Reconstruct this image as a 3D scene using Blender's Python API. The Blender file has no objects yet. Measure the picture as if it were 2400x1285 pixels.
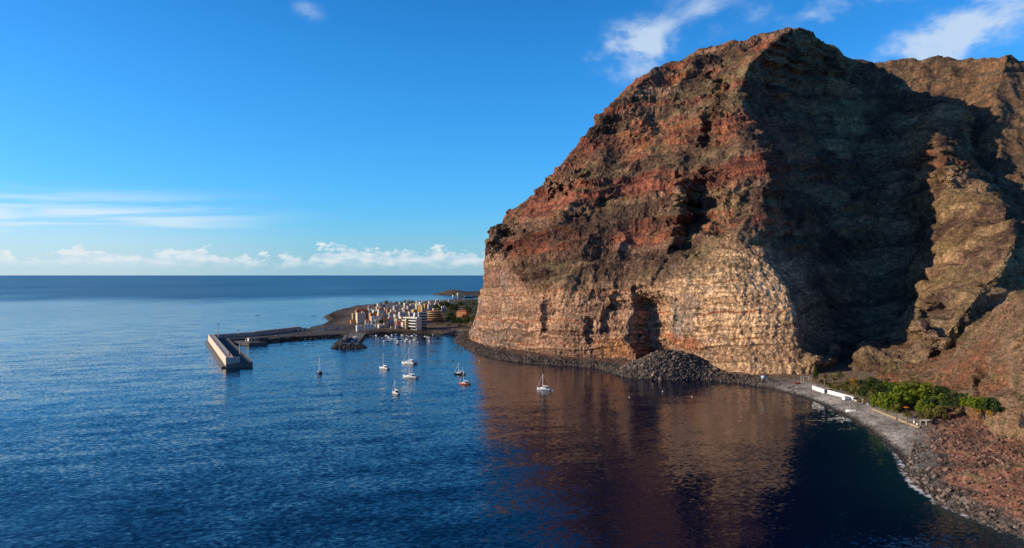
import bpy, math, random
import numpy as np
from mathutils import Vector, Matrix

random.seed(7)
SC = bpy.context.scene
COL = SC.collection
R = math.radians

# ------------------------------------------------------------------ camera
H = 70.0            # drone height above the sea, metres
F = 1714.0          # focal length in photo pixels (2400 wide)
HZ = 645.0          # photo row of the horizon
cam_d = bpy.data.cameras.new('camera')
cam = bpy.data.objects.new('camera', cam_d)
COL.objects.link(cam)
cam.location = (0, 0, H)
cam.rotation_euler = (R(90), 0, 0)
cam_d.sensor_width = 36.0
cam_d.lens = 36.0 * F / 2400.0
cam_d.shift_y = (HZ - 642.5) / 2400.0
cam_d.clip_start = 1.0
cam_d.clip_end = 400000.0
SC.camera = cam

# ------------------------------------------------------------------ sun and sky
SUN_AZ = -96.0      # degrees from the view axis, negative to the left
SUN_EL = 20.0
sun_d = bpy.data.lights.new('sun', 'SUN')
sun_d.energy = 5.0
sun_d.angle = R(0.53)
sun_d.color = (1.0, 0.80, 0.54)
sun = bpy.data.objects.new('sun', sun_d)
COL.objects.link(sun)
_sd = Vector((math.sin(R(SUN_AZ)) * math.cos(R(SUN_EL)), math.cos(R(SUN_AZ)) * math.cos(R(SUN_EL)), math.sin(R(SUN_EL))))
sun.rotation_euler = (-_sd).to_track_quat('-Z', 'Y').to_euler()
sun.location = (-600, 0, 500)

SC.view_settings.view_transform = 'Standard'
SC.view_settings.look = 'None'
SC.view_settings.exposure = 0.0
SC.view_settings.gamma = 1.0

class NT:
    """small helper to write node trees"""
    def __init__(self, tree):
        self.t = tree; self.n = tree.nodes; self.l = tree.links
        self.n.clear()
    def node(self, kind, **kw):
        n = self.n.new(kind)
        for k, v in kw.items(): setattr(n, k, v)
        return n
    def put(self, sock, v):
        if isinstance(v, bpy.types.NodeSocket): self.l.new(v, sock)
        elif v is not None: sock.default_value = v
    def m(self, op, a, b=None, c=None, clamp=False):
        n = self.node('ShaderNodeMath', operation=op); n.use_clamp = clamp
        self.put(n.inputs[0], a)
        if b is not None: self.put(n.inputs[1], b)
        if c is not None: self.put(n.inputs[2], c)
        return n.outputs[0]
    def vm(self, op, a, b=None):
        n = self.node('ShaderNodeVectorMath', operation=op)
        self.put(n.inputs[0], a)
        if b is not None: self.put(n.inputs[1], b)
        return n.outputs[1] if op in ('LENGTH', 'DOT_PRODUCT') else n.outputs[0]
    def scale(self, a, s):
        n = self.node('ShaderNodeVectorMath', operation='SCALE')
        self.put(n.inputs[0], a); self.put(n.inputs[3], s)
        return n.outputs[0]
    def comb(self, x, y, z):
        n = self.node('ShaderNodeCombineXYZ')
        self.put(n.inputs[0], x); self.put(n.inputs[1], y); self.put(n.inputs[2], z)
        return n.outputs[0]
    def sep(self, v):
        n = self.node('ShaderNodeSeparateXYZ'); self.put(n.inputs[0], v)
        return n.outputs
    def noise(self, vec, scale=1.0, detail=4.0, rough=0.55, lac=2.0, dist=0.0, dim='3D', color=False):
        n = self.node('ShaderNodeTexNoise'); n.noise_dimensions = dim
        self.put(n.inputs['Vector'], vec)
        n.inputs['Scale'].default_value = scale; n.inputs['Detail'].default_value = detail
        n.inputs['Roughness'].default_value = rough; n.inputs['Lacunarity'].default_value = lac
        n.inputs['Distortion'].default_value = dist
        return n.outputs['Color'] if color else n.outputs['Fac']
    def mixc(self, f, a, b, mode='MIX'):
        n = self.node('ShaderNodeMix', data_type='RGBA', blend_type=mode)
        self.put(n.inputs[0], f); self.put(n.inputs[6], a); self.put(n.inputs[7], b)
        return n.outputs[2]
    def ramp(self, f, stops, interp='LINEAR'):
        n = self.node('ShaderNodeValToRGB'); n.color_ramp.interpolation = interp
        e = n.color_ramp.elements
        while len(e) < len(stops): e.new(0.5)
        for i, (p, c) in enumerate(stops):
            e[i].position = p; e[i].color = (c[0], c[1], c[2], 1.0) if not isinstance(c, (int, float)) else (c, c, c, 1.0)
        self.put(n.inputs[0], f)
        return n.outputs[0]
    def smooth(self, x, a, b):
        n = self.node('ShaderNodeMapRange', interpolation_type='SMOOTHSTEP')
        self.put(n.inputs[0], x); self.put(n.inputs[1], a); self.put(n.inputs[2], b)
        return n.outputs[0]

world = bpy.data.worlds.new('World'); SC.world = world
world.use_nodes = True
SKY = 0.10
def K(r, g, b):
    return (r / SKY, g / SKY, b / SKY, 1.0)
def build_world():
    T = NT(world.node_tree)
    sky = T.node('ShaderNodeTexSky', sky_type='NISHITA')
    sky.sun_disc = False
    sky.sun_elevation = R(SUN_EL)
    sky.sun_rotation = R(SUN_AZ)
    sky.altitude = 0.0
    sky.air_density = 1.0
    sky.dust_density = 0.6
    sky.ozone_density = 2.5
    # air as clear and blue as on the day: each channel of the sky model is re-weighted on its own
    sc = T.node('ShaderNodeSeparateColor'); T.put(sc.inputs[0], sky.outputs[0])
    ch = []
    for i, (g, p) in enumerate(((0.90, 1.62), (1.30, 1.02), (2.05, 0.95))):
        ch.append(T.m('MULTIPLY', T.m('POWER', T.m('MULTIPLY', sc.outputs[i], SKY), p), g / SKY))
    cb = T.node('ShaderNodeCombineColor')
    for i in range(3): T.l.new(ch[i], cb.inputs[i])
    base = cb.outputs[0]
    tc = T.node('ShaderNodeTexCoord')
    d = tc.outputs['Generated']
    x, y, z = T.sep(d)
    az = T.m('ARCTAN2', x, y)                 # radians, 0 ahead, + to the right
    el = T.m('ARCSINE', z)
    # deepening towards the zenith, added alike all round to weaken the fill in shadows
    base = T.vm('MULTIPLY', base, T.vm('SUBTRACT', (1.0, 1.0, 1.0), T.scale((0.93, 0.88, 0.72), T.smooth(el, 0.20, 0.95))))
    # ---- low cumulus bank all round the horizon
    v = T.comb(T.m('MULTIPLY', az, 42.0), T.m('MULTIPLY', el, 85.0), 0.0)
    big = T.noise(T.comb(T.m('MULTIPLY', az, 6.5), 2.7, 0.0), 1.0, 3.0, 0.55)
    n1 = T.noise(v, 1.0, 10.0, 0.58)
    top = T.m('MULTIPLY_ADD', T.smooth(big, 0.30, 0.60), 0.020, 0.018)   # bank height varies with azimuth
    above = T.m('SUBTRACT', top, el)
    dens = T.m('MULTIPLY_ADD', T.m('SUBTRACT', n1, 0.5), 0.060, above)
    cum = T.m('MULTIPLY', T.smooth(dens, 0.0, 0.007), T.smooth(T.m('MULTIPLY_ADD', n1, 0.02, el), 0.016, 0.032))
    up = T.noise(T.vm('ADD', v, (0.35, -0.45, 0.0)), 1.0, 10.0, 0.58)
    relief = T.m('MULTIPLY_ADD', T.m('SUBTRACT', n1, up), 3.4, 0.52, clamp=True)
    ccol = T.mixc(relief, K(0.47, 0.64, 0.79), K(0.93, 0.92, 0.89))
    out = T.mixc(T.m('MULTIPLY', cum, 0.80), base, ccol)
    # ---- pale haze just over the sea
    hz = T.m('POWER', T.m('SUBTRACT', 1.0, T.m('MINIMUM', T.m('DIVIDE', T.m('ABSOLUTE', el), 0.10), 1.0)), 2.0)
    away = T.smooth(T.m('COSINE', T.m('SUBTRACT', az, R(SUN_AZ))), -1.0, -0.45)
    out = T.mixc(T.m('MULTIPLY', hz, 0.55), out, T.scale(K(0.50, 0.70, 0.85)[:3], T.m('MULTIPLY_ADD', away, 0.6, 0.4)))
    # ---- long cirrus streaks low in the west
    sv = T.comb(T.m('MULTIPLY', az, 4.0), T.m('MULTIPLY', T.m('SUBTRACT', el, T.m('MULTIPLY', az, 0.045)), 62.0), 3.0)
    s1 = T.noise(sv, 1.0, 5.0, 0.5, dist=0.35)
    se = T.m('MULTIPLY', T.smooth(el, 0.028, 0.05), T.m('SUBTRACT', 1.0, T.smooth(el, 0.065, 0.115)))
    sa = T.m('SUBTRACT', 1.0, T.smooth(az, -0.55, -0.22))
    cir = T.m('MULTIPLY', T.m('MULTIPLY', T.smooth(s1, 0.34, 0.68), se), sa)
    veil = T.m('MULTIPLY', T.m('MULTIPLY', sa, T.m('SUBTRACT', 1.0, T.smooth(el, 0.03, 0.11))), 0.38)
    cir = T.m('MAXIMUM', cir, veil)
    out = T.mixc(T.m('MULTIPLY', cir, 0.85), out, K(0.86, 0.91, 0.94))
    # ---- torn fair weather clouds higher up
    w2 = T.noise(T.vm('MULTIPLY', T.vm('ADD', d, (0.085, 0.0, 0.012)), (1.0, 1.0, 1.6)), 10.0, 9.0, 0.60, dist=0.25)
    w3 = T.noise(d, 3.1, 2.0, 0.5)
    cov = T.m('MULTIPLY', T.m('MULTIPLY', T.smooth(w3, 0.62, 0.80), T.smooth(az, 0.72, 0.95)), T.smooth(el, 0.15, 0.3))
    for caz, cel, rx, ry, rot, am in ((0.172, 0.297, 0.066, 0.024, 12, 1.1), (0.25, 0.336, 0.050, 0.026, 0, 0.5), (0.54, 0.272, 0.085, 0.024, 14, 1.0), (0.405, 0.318, 0.06, 0.012, 4, 0.6),
                                  (0.47, 0.337, 0.09, 0.014, 0, 0.75), (0.61, 0.315, 0.07, 0.022, 20, 0.7), (-0.272, 0.337, 0.018, 0.010, -8, 0.42), (0.33, 0.33, 0.03, 0.012, 0, 0.4),
                                  (0.80, 0.31, 0.09, 0.03, 10, 0.8), (0.30, 0.42, 0.10, 0.02, 5, 0.7), (0.62, 0.43, 0.12, 0.03, 12, 0.8)):
        c_, s_ = math.cos(R(rot)), math.sin(R(rot))
        da, de = T.m('SUBTRACT', az, caz), T.m('SUBTRACT', el, cel)
        u = T.m('DIVIDE', T.m('ADD', T.m('MULTIPLY', da, c_), T.m('MULTIPLY', de, s_)), rx * 1.2)
        q = T.m('DIVIDE', T.m('SUBTRACT', T.m('MULTIPLY', de, c_), T.m('MULTIPLY', da, s_)), ry * 1.35)
        r2 = T.m('ADD', T.m('MULTIPLY', u, u), T.m('MULTIPLY', q, q))
        cov = T.m('MAXIMUM', cov, T.m('MULTIPLY', T.m('POWER', 2.718, T.m('MULTIPLY', r2, -1.0)), am))
    wis = T.m('MULTIPLY', T.m('MULTIPLY_ADD', T.smooth(w2, 0.36, 0.66), 1.25, 0.12), cov)
    wis = T.smooth(wis, 0.05, 0.95)
    out = T.mixc(T.m('MULTIPLY', wis, 0.80), out, K(0.64, 0.76, 0.90))
    bg = T.node('ShaderNodeBackground')
    T.put(bg.inputs[0], out); bg.inputs[1].default_value = SKY
    o = T.node('ShaderNodeOutputWorld'); T.l.new(bg.outputs[0], o.inputs[0])
build_world()

# ------------------------------------------------------------------ numpy helpers
_rng = np.random.RandomState(11)
_LAT = _rng.rand(64, 64, 64).astype(np.float32)
def vnoise(p):
    """value noise in [0,1] for an (...,3) array"""
    q = np.floor(p).astype(np.int64)
    f = (p - q).astype(np.float32)
    f = f * f * f * (f * (f * 6 - 15) + 10)
    i0 = q & 63; i1 = (q + 1) & 63
    x0, y0, z0 = i0[..., 0], i0[..., 1], i0[..., 2]
    x1, y1, z1 = i1[..., 0], i1[..., 1], i1[..., 2]
    fx, fy, fz = f[..., 0], f[..., 1], f[..., 2]
    L = _LAT
    a = L[x0, y0, z0] * (1 - fx) + L[x1, y0, z0] * fx
    b = L[x0, y1, z0] * (1 - fx) + L[x1, y1, z0] * fx
    c = L[x0, y0, z1] * (1 - fx) + L[x1, y0, z1] * fx
    d = L[x0, y1, z1] * (1 - fx) + L[x1, y1, z1] * fx
    a = a * (1 - fy) + b * fy
    c = c * (1 - fy) + d * fy
    return a * (1 - fz) + c * fz
_ROT = np.array([[0.36, 0.48, -0.8], [-0.8, 0.6, 0.0], [0.48, 0.64, 0.6]])
def fbm(p, octs=4, gain=0.5, ridged=False, off=0.0):
    """fractal noise, about -1..1 (ridged: 0..1)"""
    p = p @ _ROT.T + off
    s = 0.0; a = 1.0; t = 0.0
    for _ in range(octs):
        n = vnoise(p)
        s = s + a * ((1 - np.abs(2 * n - 1)) if ridged else (2 * n - 1))
        t += a; a *= gain
        p = (p * 2.03) @ _ROT.T + 17.3
    return s / t if ridged else s / (t * 0.6)
def sst(x, a, b):
    t = np.clip((x - a) / (b - a), 0, 1)
    return t * t * (3 - 2 * t)
def pchip(t, P, q):
    """monotone cubic along axis 0"""
    t = np.asarray(t, float); h = np.diff(t); sh = (-1,) + (1,) * (P.ndim - 1)
    d = np.diff(P, axis=0) / h.reshape(sh)
    m = np.zeros_like(P)
    a, b = d[:-1], d[1:]
    w1 = (2 * h[1:] + h[:-1]).reshape(sh); w2 = (h[1:] + 2 * h[:-1]).reshape(sh)
    with np.errstate(divide='ignore', invalid='ignore'):
        hm = (w1 + w2) / (w1 / a + w2 / b)
    m[1:-1] = np.where(a * b > 0, hm, 0.0)
    m[0] = d[0]; m[-1] = d[-1]
    k = np.clip(np.searchsorted(t, q, side='right') - 1, 0, len(t) - 2)
    u = ((q - t[k]) / h[k]).reshape(sh); hk = h[k].reshape(sh)
    u2 = u * u; u3 = u2 * u
    return ((2 * u3 - 3 * u2 + 1) * P[k] + (u3 - 2 * u2 + u) * hk * m[k] + (-2 * u3 + 3 * u2) * P[k + 1] + (u3 - u2) * hk * m[k + 1])
def at(px, py, D):
    """world point seen at a photo pixel at depth D"""
    return (((px - 1200.0) / F) * D, D, H + (HZ - py) / F * D)
def atz(px, py, z):
    """world point of a photo pixel at a known height"""
    D = (H - z) * F / (py - HZ)
    return ((px - 1200.0) / F * D, D, z)
def proj(P):
    return 1200 + P[..., 0] / P[..., 1] * F, HZ - (P[..., 2] - H) / P[..., 1] * F
def dense(P, nu, nv, wu=None, wv=None):
    """control net (C,R,3) -> (nu,nv,3) surface with fairly even spacing"""
    dr = np.linalg.norm(np.diff(P, axis=1), axis=2).mean(0); tr = np.concatenate([[0], np.cumsum(dr if wv is None else dr * np.array(wv))])
    P1 = pchip(tr, np.swapaxes(P, 0, 1), np.linspace(0, tr[-1], nv)); P1 = np.swapaxes(P1, 0, 1)
    dc = np.linalg.norm(np.diff(P, axis=0), axis=2).mean(1); tcx = np.concatenate([[0], np.cumsum(dc if wu is None else dc * np.array(wu))])
    return pchip(tcx, P1, np.linspace(0, tcx[-1], nu))
def normals(G, ref=(-0.7, -0.7, 0.4)):
    a = np.gradient(G, axis=0); b = np.gradient(G, axis=1)
    n = np.cross(a, b); n /= np.maximum(np.linalg.norm(n, axis=2, keepdims=True), 1e-6)
    if (n @ np.array(ref)).mean() < 0: n = -n
    return n
def obj(name, mesh, material=None, parent=None):
    o = bpy.data.objects.new(name, mesh); COL.objects.link(o)
    if material is not None and not mesh.materials: mesh.materials.append(material)
    if parent is not None: o.parent = parent
    return o
def tag(o, label=None, cat=None, group=None, kind=None):
    if label: o['label'] = label
    if cat: o['category'] = cat
    if group: o['group'] = group
    if kind: o['kind'] = kind
    return o
def mesh_np(name, V, Q, attrs=None, smooth=True):
    """V (n,3), Q (m,k) -> mesh; attrs: {name: (n,3) colour or (n,) float}"""
    me = bpy.data.meshes.new(name)
    V = np.ascontiguousarray(V, np.float32); Q = np.ascontiguousarray(Q, np.int32)
    me.vertices.add(len(V)); me.vertices.foreach_set('co', V.ravel())
    k = Q.shape[1]
    me.loops.add(Q.size); me.loops.foreach_set('vertex_index', Q.ravel())
    me.polygons.add(len(Q)); me.polygons.foreach_set('loop_start', np.arange(0, Q.size, k, dtype=np.int32))
    me.polygons.foreach_set('loop_total', np.full(len(Q), k, np.int32))
    me.polygons.foreach_set('use_smooth', np.full(len(Q), smooth, bool))
    for an, av in (attrs or {}).items():
        av = np.asarray(av, np.float32)
        if av.ndim == 2:
            c = np.ones((len(V), 4), np.float32); c[:, :3] = av
            at_ = me.attributes.new(an, 'FLOAT_COLOR', 'POINT'); at_.data.foreach_set('color', c.ravel())
        else:
            at_ = me.attributes.new(an, 'FLOAT', 'POINT'); at_.data.foreach_set('value', av)
    me.update(calc_edges=True)
    return me
def grid_faces(nu, nv, flip=False):
    i = np.arange(nu - 1)[:, None] * nv + np.arange(nv - 1)[None, :]
    q = np.stack([i, i + nv, i + nv + 1, i + 1], -1).reshape(-1, 4)
    return q[:, ::-1] if flip else q
def grid_mesh(name, G, attrs=None, ref=(-0.7, -0.7, 0.4)):
    nu, nv = G.shape[:2]
    a = np.gradient(G, axis=0); b = np.gradient(G, axis=1)
    flip = (np.cross(a, b) @ np.array(ref)).mean() < 0
    at_ = {k: v.reshape(nu * nv, -1) if v.ndim == 3 else v.reshape(-1) for k, v in (attrs or {}).items()}
    return mesh_np(name, G.reshape(-1, 3), grid_faces(nu, nv, flip), at_)

# ------------------------------------------------------------------ materials
MATS = {}
def new_mat(name):
    m = bpy.data.materials.new(name); m.use_nodes = True
    T = NT(m.node_tree)
    b = T.node('ShaderNodeBsdfPrincipled'); o = T.node('ShaderNodeOutputMaterial')
    T.l.new(b.outputs[0], o.inputs[0])
    MATS[name] = m
    return m, T, b
def rock_mat(name, fine=1.0, bump=0.6, rough=0.95):
    """rock coloured by the mesh's own stratum colours, broken up by noise at several scales"""
    m, T, b = new_mat(name)
    geo = T.node('ShaderNodeNewGeometry'); p = geo.outputs['Position']
    a = T.node('ShaderNodeAttribute', attribute_name='col')
    bd = T.node('ShaderNodeAttribute', attribute_name='bedded')
    n1 = T.noise(p, 0.22 * fine, 6.0, 0.62)
    x, y, z = T.sep(p)
    wv = T.vm('ADD', p, T.scale(T.noise(p, 0.5 * fine, 2.0, 0.5, color=True), 1.6 / fine))
    vo = T.node('ShaderNodeTexVoronoi', feature='F1'); T.put(vo.inputs['Vector'], T.vm('MULTIPLY', wv, (0.62 * fine, 0.62 * fine, 0.8 * fine))); vo.inputs['Scale'].default_value = 1.0
    n2 = T.m('MULTIPLY_ADD', T.sep(vo.outputs['Color'])[0], 0.6, T.m('MULTIPLY', vo.outputs['Distance'], -0.55))
    cour = T.noise(T.comb(T.m('MULTIPLY', x, 0.05 * fine), T.m('MULTIPLY', y, 0.05 * fine), T.m('MULTIPLY', T.m('ADD', z, T.m('MULTIPLY', n1, 3.0)), 0.62 * fine)), 1.0, 5.0, 0.75)
    n3 = T.noise(p, 1.9 * fine, 4.0, 0.65)
    f = T.m('MULTIPLY', T.ramp(n1, [(0.32, 0.52), (0.5, 1.0), (0.68, 1.45)]), T.ramp(n2, [(0.0, 0.68), (0.25, 1.05), (0.5, 1.3)]))
    f = T.m('MULTIPLY', f, T.ramp(n3, [(0.38, 0.58), (0.5, 1.0), (0.62, 1.35)]))
    f = T.m('MULTIPLY', f, T.m('MULTIPLY_ADD', T.m('SUBTRACT', T.ramp(cour, [(0.38, 0.52), (0.5, 1.0), (0.62, 1.32)]), 1.0), T.m('MULTIPLY_ADD', bd.outputs['Fac'], 0.85, 0.15), 1.0))
    vert = T.noise(T.comb(T.m('MULTIPLY', x, 0.40 * fine), T.m('MULTIPLY', y, 0.40 * fine), T.m('MULTIPLY', z, 0.06 * fine)), 1.0, 5.0, 0.7, dist=0.6)
    f = T.m('MULTIPLY', f, T.m('MULTIPLY_ADD', T.m('SUBTRACT', T.ramp(vert, [(0.38, 0.45), (0.5, 1.0), (0.62, 1.35)]), 1.0), T.m('MULTIPLY', bd.outputs['Fac'], 0.6), 1.0))
    f = T.m('MULTIPLY', f, 1.15)
    c = T.scale(a.outputs['Color'], f)
    T.put(b.inputs['Base Color'], c)
    b.inputs['Roughness'].default_value = rough
    b.inputs['Specular IOR Level'].default_value = 0.12
    bp = T.node('ShaderNodeBump'); bp.inputs['Strength'].default_value = bump; bp.inputs['Distance'].default_value = 1.6 / fine
    hgt = T.m('ADD', T.m('MULTIPLY', n2, 1.2), T.m('MULTIPLY', n3, 0.5))
    T.put(bp.inputs['Height'], hgt)
    T.l.new(bp.outputs[0], b.inputs['Normal'])
    return m
M_ROCK = rock_mat('cliff_rock')
M_NEAR = rock_mat('shore_rock', 2.2, 0.7)

def sea_mat():
    m, T, b = new_mat('sea_water')
    geo = T.node('ShaderNodeNewGeometry'); p = geo.outputs['Position']
    a = T.node('ShaderNodeAttribute', attribute_name='shallow')
    x, y, z = T.sep(p)
    # wind: a ruffled belt far out, smoother water by the land
    edge = T.noise(T.comb(T.m('MULTIPLY', x, 0.0011), T.m('MULTIPLY', y, 0.00035), 0.0), 1.0, 4.0, 0.6)
    far = T.m('MULTIPLY_ADD', T.m('SUBTRACT', edge, 0.5), 2600.0, T.m('MULTIPLY_ADD', x, -0.12, y))
    ruff = T.m('MULTIPLY', T.smooth(far, 1950.0, 2900.0), T.m('MULTIPLY_ADD', edge, 0.9, 0.45))
    pat = T.noise(T.comb(T.m('MULTIPLY', x, 0.006), T.m('MULTIPLY', y, 0.0022), 4.0), 1.0, 4.0, 0.6)
    calm = T.smooth(y, 250.0, 1500.0)
    amp = T.m('ADD', T.m('MULTIPLY_ADD', pat, 0.20, T.m('MULTIPLY_ADD', calm, -0.055, 0.035)), T.m('MULTIPLY', ruff, 0.10))
    lee = T.m('MULTIPLY', T.smooth(T.m('ADD', x, T.m('MULTIPLY', pat, 60.0)), -40.0, 90.0), T.m('SUBTRACT', 1.0, T.smooth(y, 600.0, 900.0)))
    amp = T.m('MULTIPLY', amp, T.m('MULTIPLY_ADD', lee, -0.40, 1.0))
    r1 = T.noise(T.comb(T.m('MULTIPLY', T.m('ADD', x, T.m('MULTIPLY', y, 0.3)), 0.55), T.m('MULTIPLY', T.m('SUBTRACT', y, T.m('MULTIPLY', x, 0.35)), 0.95), 0.0), 1.0, 3.5, 0.62, color=True)
    r2 = T.noise(T.comb(T.m('MULTIPLY', x, 0.035), T.m('MULTIPLY', T.m('SUBTRACT', y, T.m('MULTIPLY', x, 0.3)), 0.08), 5.0), 1.0, 2.0, 0.5, color=True)
    sl = T.vm('ADD', T.vm('SUBTRACT', r1, (0.5, 0.5, 0.5)), T.scale(T.vm('SUBTRACT', r2, (0.5, 0.5, 0.5)), 0.35))
    sl = T.vm('MULTIPLY', T.scale(sl, T.m('MULTIPLY', amp, 4.2)), (0.75, 1.0, 0.0))
    nrm = T.vm('NORMALIZE', T.vm('ADD', sl, (0.0, 0.0, 1.0)))
    T.put(b.inputs['Normal'], nrm)
    T.put(b.inputs['Base Color'], T.mixc(a.outputs['Fac'], (0.0001, 0.0040, 0.022, 1), (0.003, 0.030, 0.040, 1)))
    T.put(b.inputs['Roughness'], T.m('ADD', T.m('MULTIPLY_ADD', lee, -0.02, T.m('MULTIPLY_ADD', calm, 0.09, 0.075)), T.m('MULTIPLY', ruff, 0.15)))
    b.inputs['IOR'].default_value = 1.26
    return m
M_SEA = sea_mat()

# ------------------------------------------------------------------ shoreline (photo pixels at sea level)
SHORE_PX = [(1330, 752), (1160, 762), (1082, 784), (1068, 795), (1088, 815), (1130, 833), (1200, 847), (1280, 855), (1380, 862), (1440, 875), (1480, 884), (1560, 889),
            (1640, 888), (1700, 895), (1780, 906), (1860, 926), (1920, 946), (1990, 981), (2050, 1021), (2100, 1062), (2130, 1110), (2160, 1148), (2220, 1186),
            (2300, 1221), (2400, 1260), (2550, 1322), (2900, 1500), (3600, 1900)]
SHORE = np.array([atz(a, b, 0.0)[:2] for a, b in SHORE_PX])
def shore_dist(X, Y):
    d = np.full(np.shape(X), 1e9)
    for k in range(len(SHORE) - 1):
        a, b = SHORE[k], SHORE[k + 1]; ab = b - a
        t = np.clip(((X - a[0]) * ab[0] + (Y - a[1]) * ab[1]) / (ab @ ab), 0, 1)
        d = np.minimum(d, np.hypot(X - a[0] - t * ab[0], Y - a[1] - t * ab[1]))
    return d

# ------------------------------------------------------------------ sea
def build_sea():
    g = np.concatenate([np.arange(0, 300, 4.0), 300 * 1.12 ** np.arange(0, 56)])
    xs = np.concatenate([-(g[1:] ** 1.0)[::-1] + 60, g + 60]); ys = np.concatenate([-(300 * 1.3 ** np.arange(0, 16))[::-1] - 0, np.arange(0, 1000, 5.0), 1000 * 1.12 ** np.arange(0, 46)])
    X, Y = np.meshgrid(xs, ys, indexing='ij')
    G = np.stack([X, Y, np.zeros_like(X)], -1)
    sh = np.exp(-shore_dist(X, Y) / 16.0) * sst(-Y, -470, -330) * sst(X, 60, 130)
    o = obj('sea', grid_mesh('sea', G, {'shallow': sh}, ref=(0, 0, 1)), M_SEA)
    tag(o, kind='structure')
build_sea()

# ------------------------------------------------------------------ the mountain: control nets, photo pixel + depth
def net(cols, back):
    P = []
    for c in cols:
        w = [at(*p) for p in c]
        f = w[0]; k = w[-1]
        col = [(f[0], f[1] - 1, min(f[2] - 12, -6))] + w
        for dx, dy, dz in back: col.append((k[0] + dx, k[1] + dy, k[2] + dz))
        P.append(col)
    return np.array(P, float)
MAIN = [
 [(1330,755,1010),(1330,735,1000),(1330,700,990),(1330,670,980),(1330,640,970),(1330,610,960),(1330,580,955),(1330,540,950),(1330,500,945),(1330,470,940)],
 [(1140,778,850),(1150,745,845),(1158,705,840),(1165,660,838),(1170,615,836),(1178,575,834),(1190,550,832),(1215,525,830),(1225,512,830),(1230,500,830)],
 [(1099,793,772),(1112,750,768),(1119,705,764),(1128,655,760),(1132,610,760),(1136,572,760),(1150,543,765),(1178,519,775),(1184,507,780),(1190,495,790)],
 [(1140,812,677),(1150,775,681),(1160,727,686),(1170,678,692),(1180,628,700),(1190,588,710),(1205,550,715),(1225,510,745),(1235,483,757),(1250,456,775)],
 [(1230,828,618),(1240,785,622),(1245,738,626),(1250,690,630),(1260,630,642),(1270,570,658),(1280,520,670),(1292,470,705),(1299,430,730),(1308,390,760)],
 [(1330,840,580),(1335,795,584),(1340,748,588),(1345,690,592),(1350,630,606),(1360,560,628),(1370,490,655),(1376,415,700),(1378,362,735),(1381,302,770)],
 [(1430,846,565),(1430,800,569),(1435,745,573),(1440,690,577),(1445,630,592),(1455,560,616),(1460,470,655),(1465,370,710),(1470,285,755),(1473,204,800)],
 [(1520,853,544),(1520,798,548),(1525,740,552),(1530,680,556),(1535,610,574),(1545,530,604),(1550,430,645),(1560,310,710),(1575,215,770),(1588,136,830)],
 [(1640,868,508),(1640,800,513),(1640,740,518),(1640,680,523),(1645,600,546),(1645,510,585),(1650,400,630),(1660,270,700),(1680,180,765),(1700,108,835)],
 [(1760,880,481),(1752,810,488),(1745,740,494),(1738,670,501),(1712,590,527),(1706,500,566),(1700,400,614),(1680,240,694),(1715,160,762),(1790,87,845)],
 [(1908,885,466),(1882,830,474),(1857,760,484),(1844,690,495),(1790,604,516),(1778,490,556),(1790,382,602),(1738,250,676),(1750,165,728),(1852,69,850)],
 [(1916,886,476),(1894,830,494),(1870,760,510),(1857,690,524),(1804,604,548),(1795,490,590),(1806,382,632),(1756,250,702),(1772,172,752),(1872,70,853)],
 [(1950,886,490),(1930,830,525),(1908,760,558),(1893,690,582),(1855,600,612),(1845,490,655),(1845,400,690),(1820,290,740),(1830,205,792),(1905,90,862)],
 [(1975,888,480),(1965,830,530),(1960,760,580),(1955,690,620),(1945,600,665),(1940,500,705),(1935,410,745),(1925,310,795),(1925,220,840),(1945,112,890)],
 [(2020,888,460),(2030,820,530),(2035,750,590),(2040,680,635),(2045,600,680),(2050,510,725),(2050,420,770),(2040,330,820),(2030,240,870),(2000,142,930)],
 [(2080,880,445),(2095,810,510),(2105,740,570),(2115,670,620),(2125,600,660),(2135,510,705),(2140,430,745),(2135,350,795),(2120,270,855),(2092,190,940)],
 [(2130,865,440),(2165,790,470),(2180,720,505),(2195,650,540),(2210,590,570),(2225,510,610),(2225,440,650),(2215,380,705),(2200,310,780),(2180,235,880)],
 [(2180,850,430),(2225,780,440),(2270,720,455),(2320,660,470),(2370,590,485),(2370,510,545),(2320,445,625),(2270,400,690),(2235,330,770),(2230,255,850)],
 [(2300,850,440),(2380,800,450),(2450,740,470),(2480,690,490),(2480,640,520),(2450,560,600),(2400,500,680),(2350,430,760),(2300,360,850),(2270,280,920)],
]
def strata_lut(seed, n=4096, top=500.0, lo=2.0, hi=9.0):
    """a random stack of hard and soft beds: how far each height stands out"""
    r = np.random.RandomState(seed); v = np.zeros(n); z = 0.0
    while z < top:
        t = r.uniform(lo, hi); k0, k1 = int(z / top * n), int(min(z + t, top) / top * n) + 1
        v[k0:k1] = r.uniform(-1, 1); z += t
    k = np.ones(7) / 7
    return np.convolve(v, k, 'same')
LUT_A, LUT_B = strata_lut(3), strata_lut(8, lo=0.8, hi=2.4)
LUT_C = strata_lut(21, lo=3.0, hi=14.0)
def lut(L, z, top=500.0):
    return np.interp(np.clip(z, 0, top - 1), np.linspace(0, top, len(L)), L)
def tan_top(px):
    """height of the top of the pale basal lava stack along the face"""
    return np.interp(px, [1130, 1170, 1230, 1400, 1500, 1600, 1700, 1800, 1900], [112, 98, 58, 56, 62, 80, 94, 96, 90])
def blob(px, py, cx, cy, rx, ry, rot=0.0, hard=1.0):
    """soft mask in photo pixels of the undisplaced face"""
    c, s = math.cos(R(rot)), math.sin(R(rot))
    u = ((px - cx) * c + (py - cy) * s) / rx; v = (-(px - cx) * s + (py - cy) * c) / ry
    return sst(-np.sqrt(u * u + v * v), -1.0, -1.0 + min(hard, 0.99))
BED_EDGE = np.concatenate([[0.0], np.cumsum(np.random.RandomState(17).uniform(9.0, 24.0, 90))])
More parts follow.
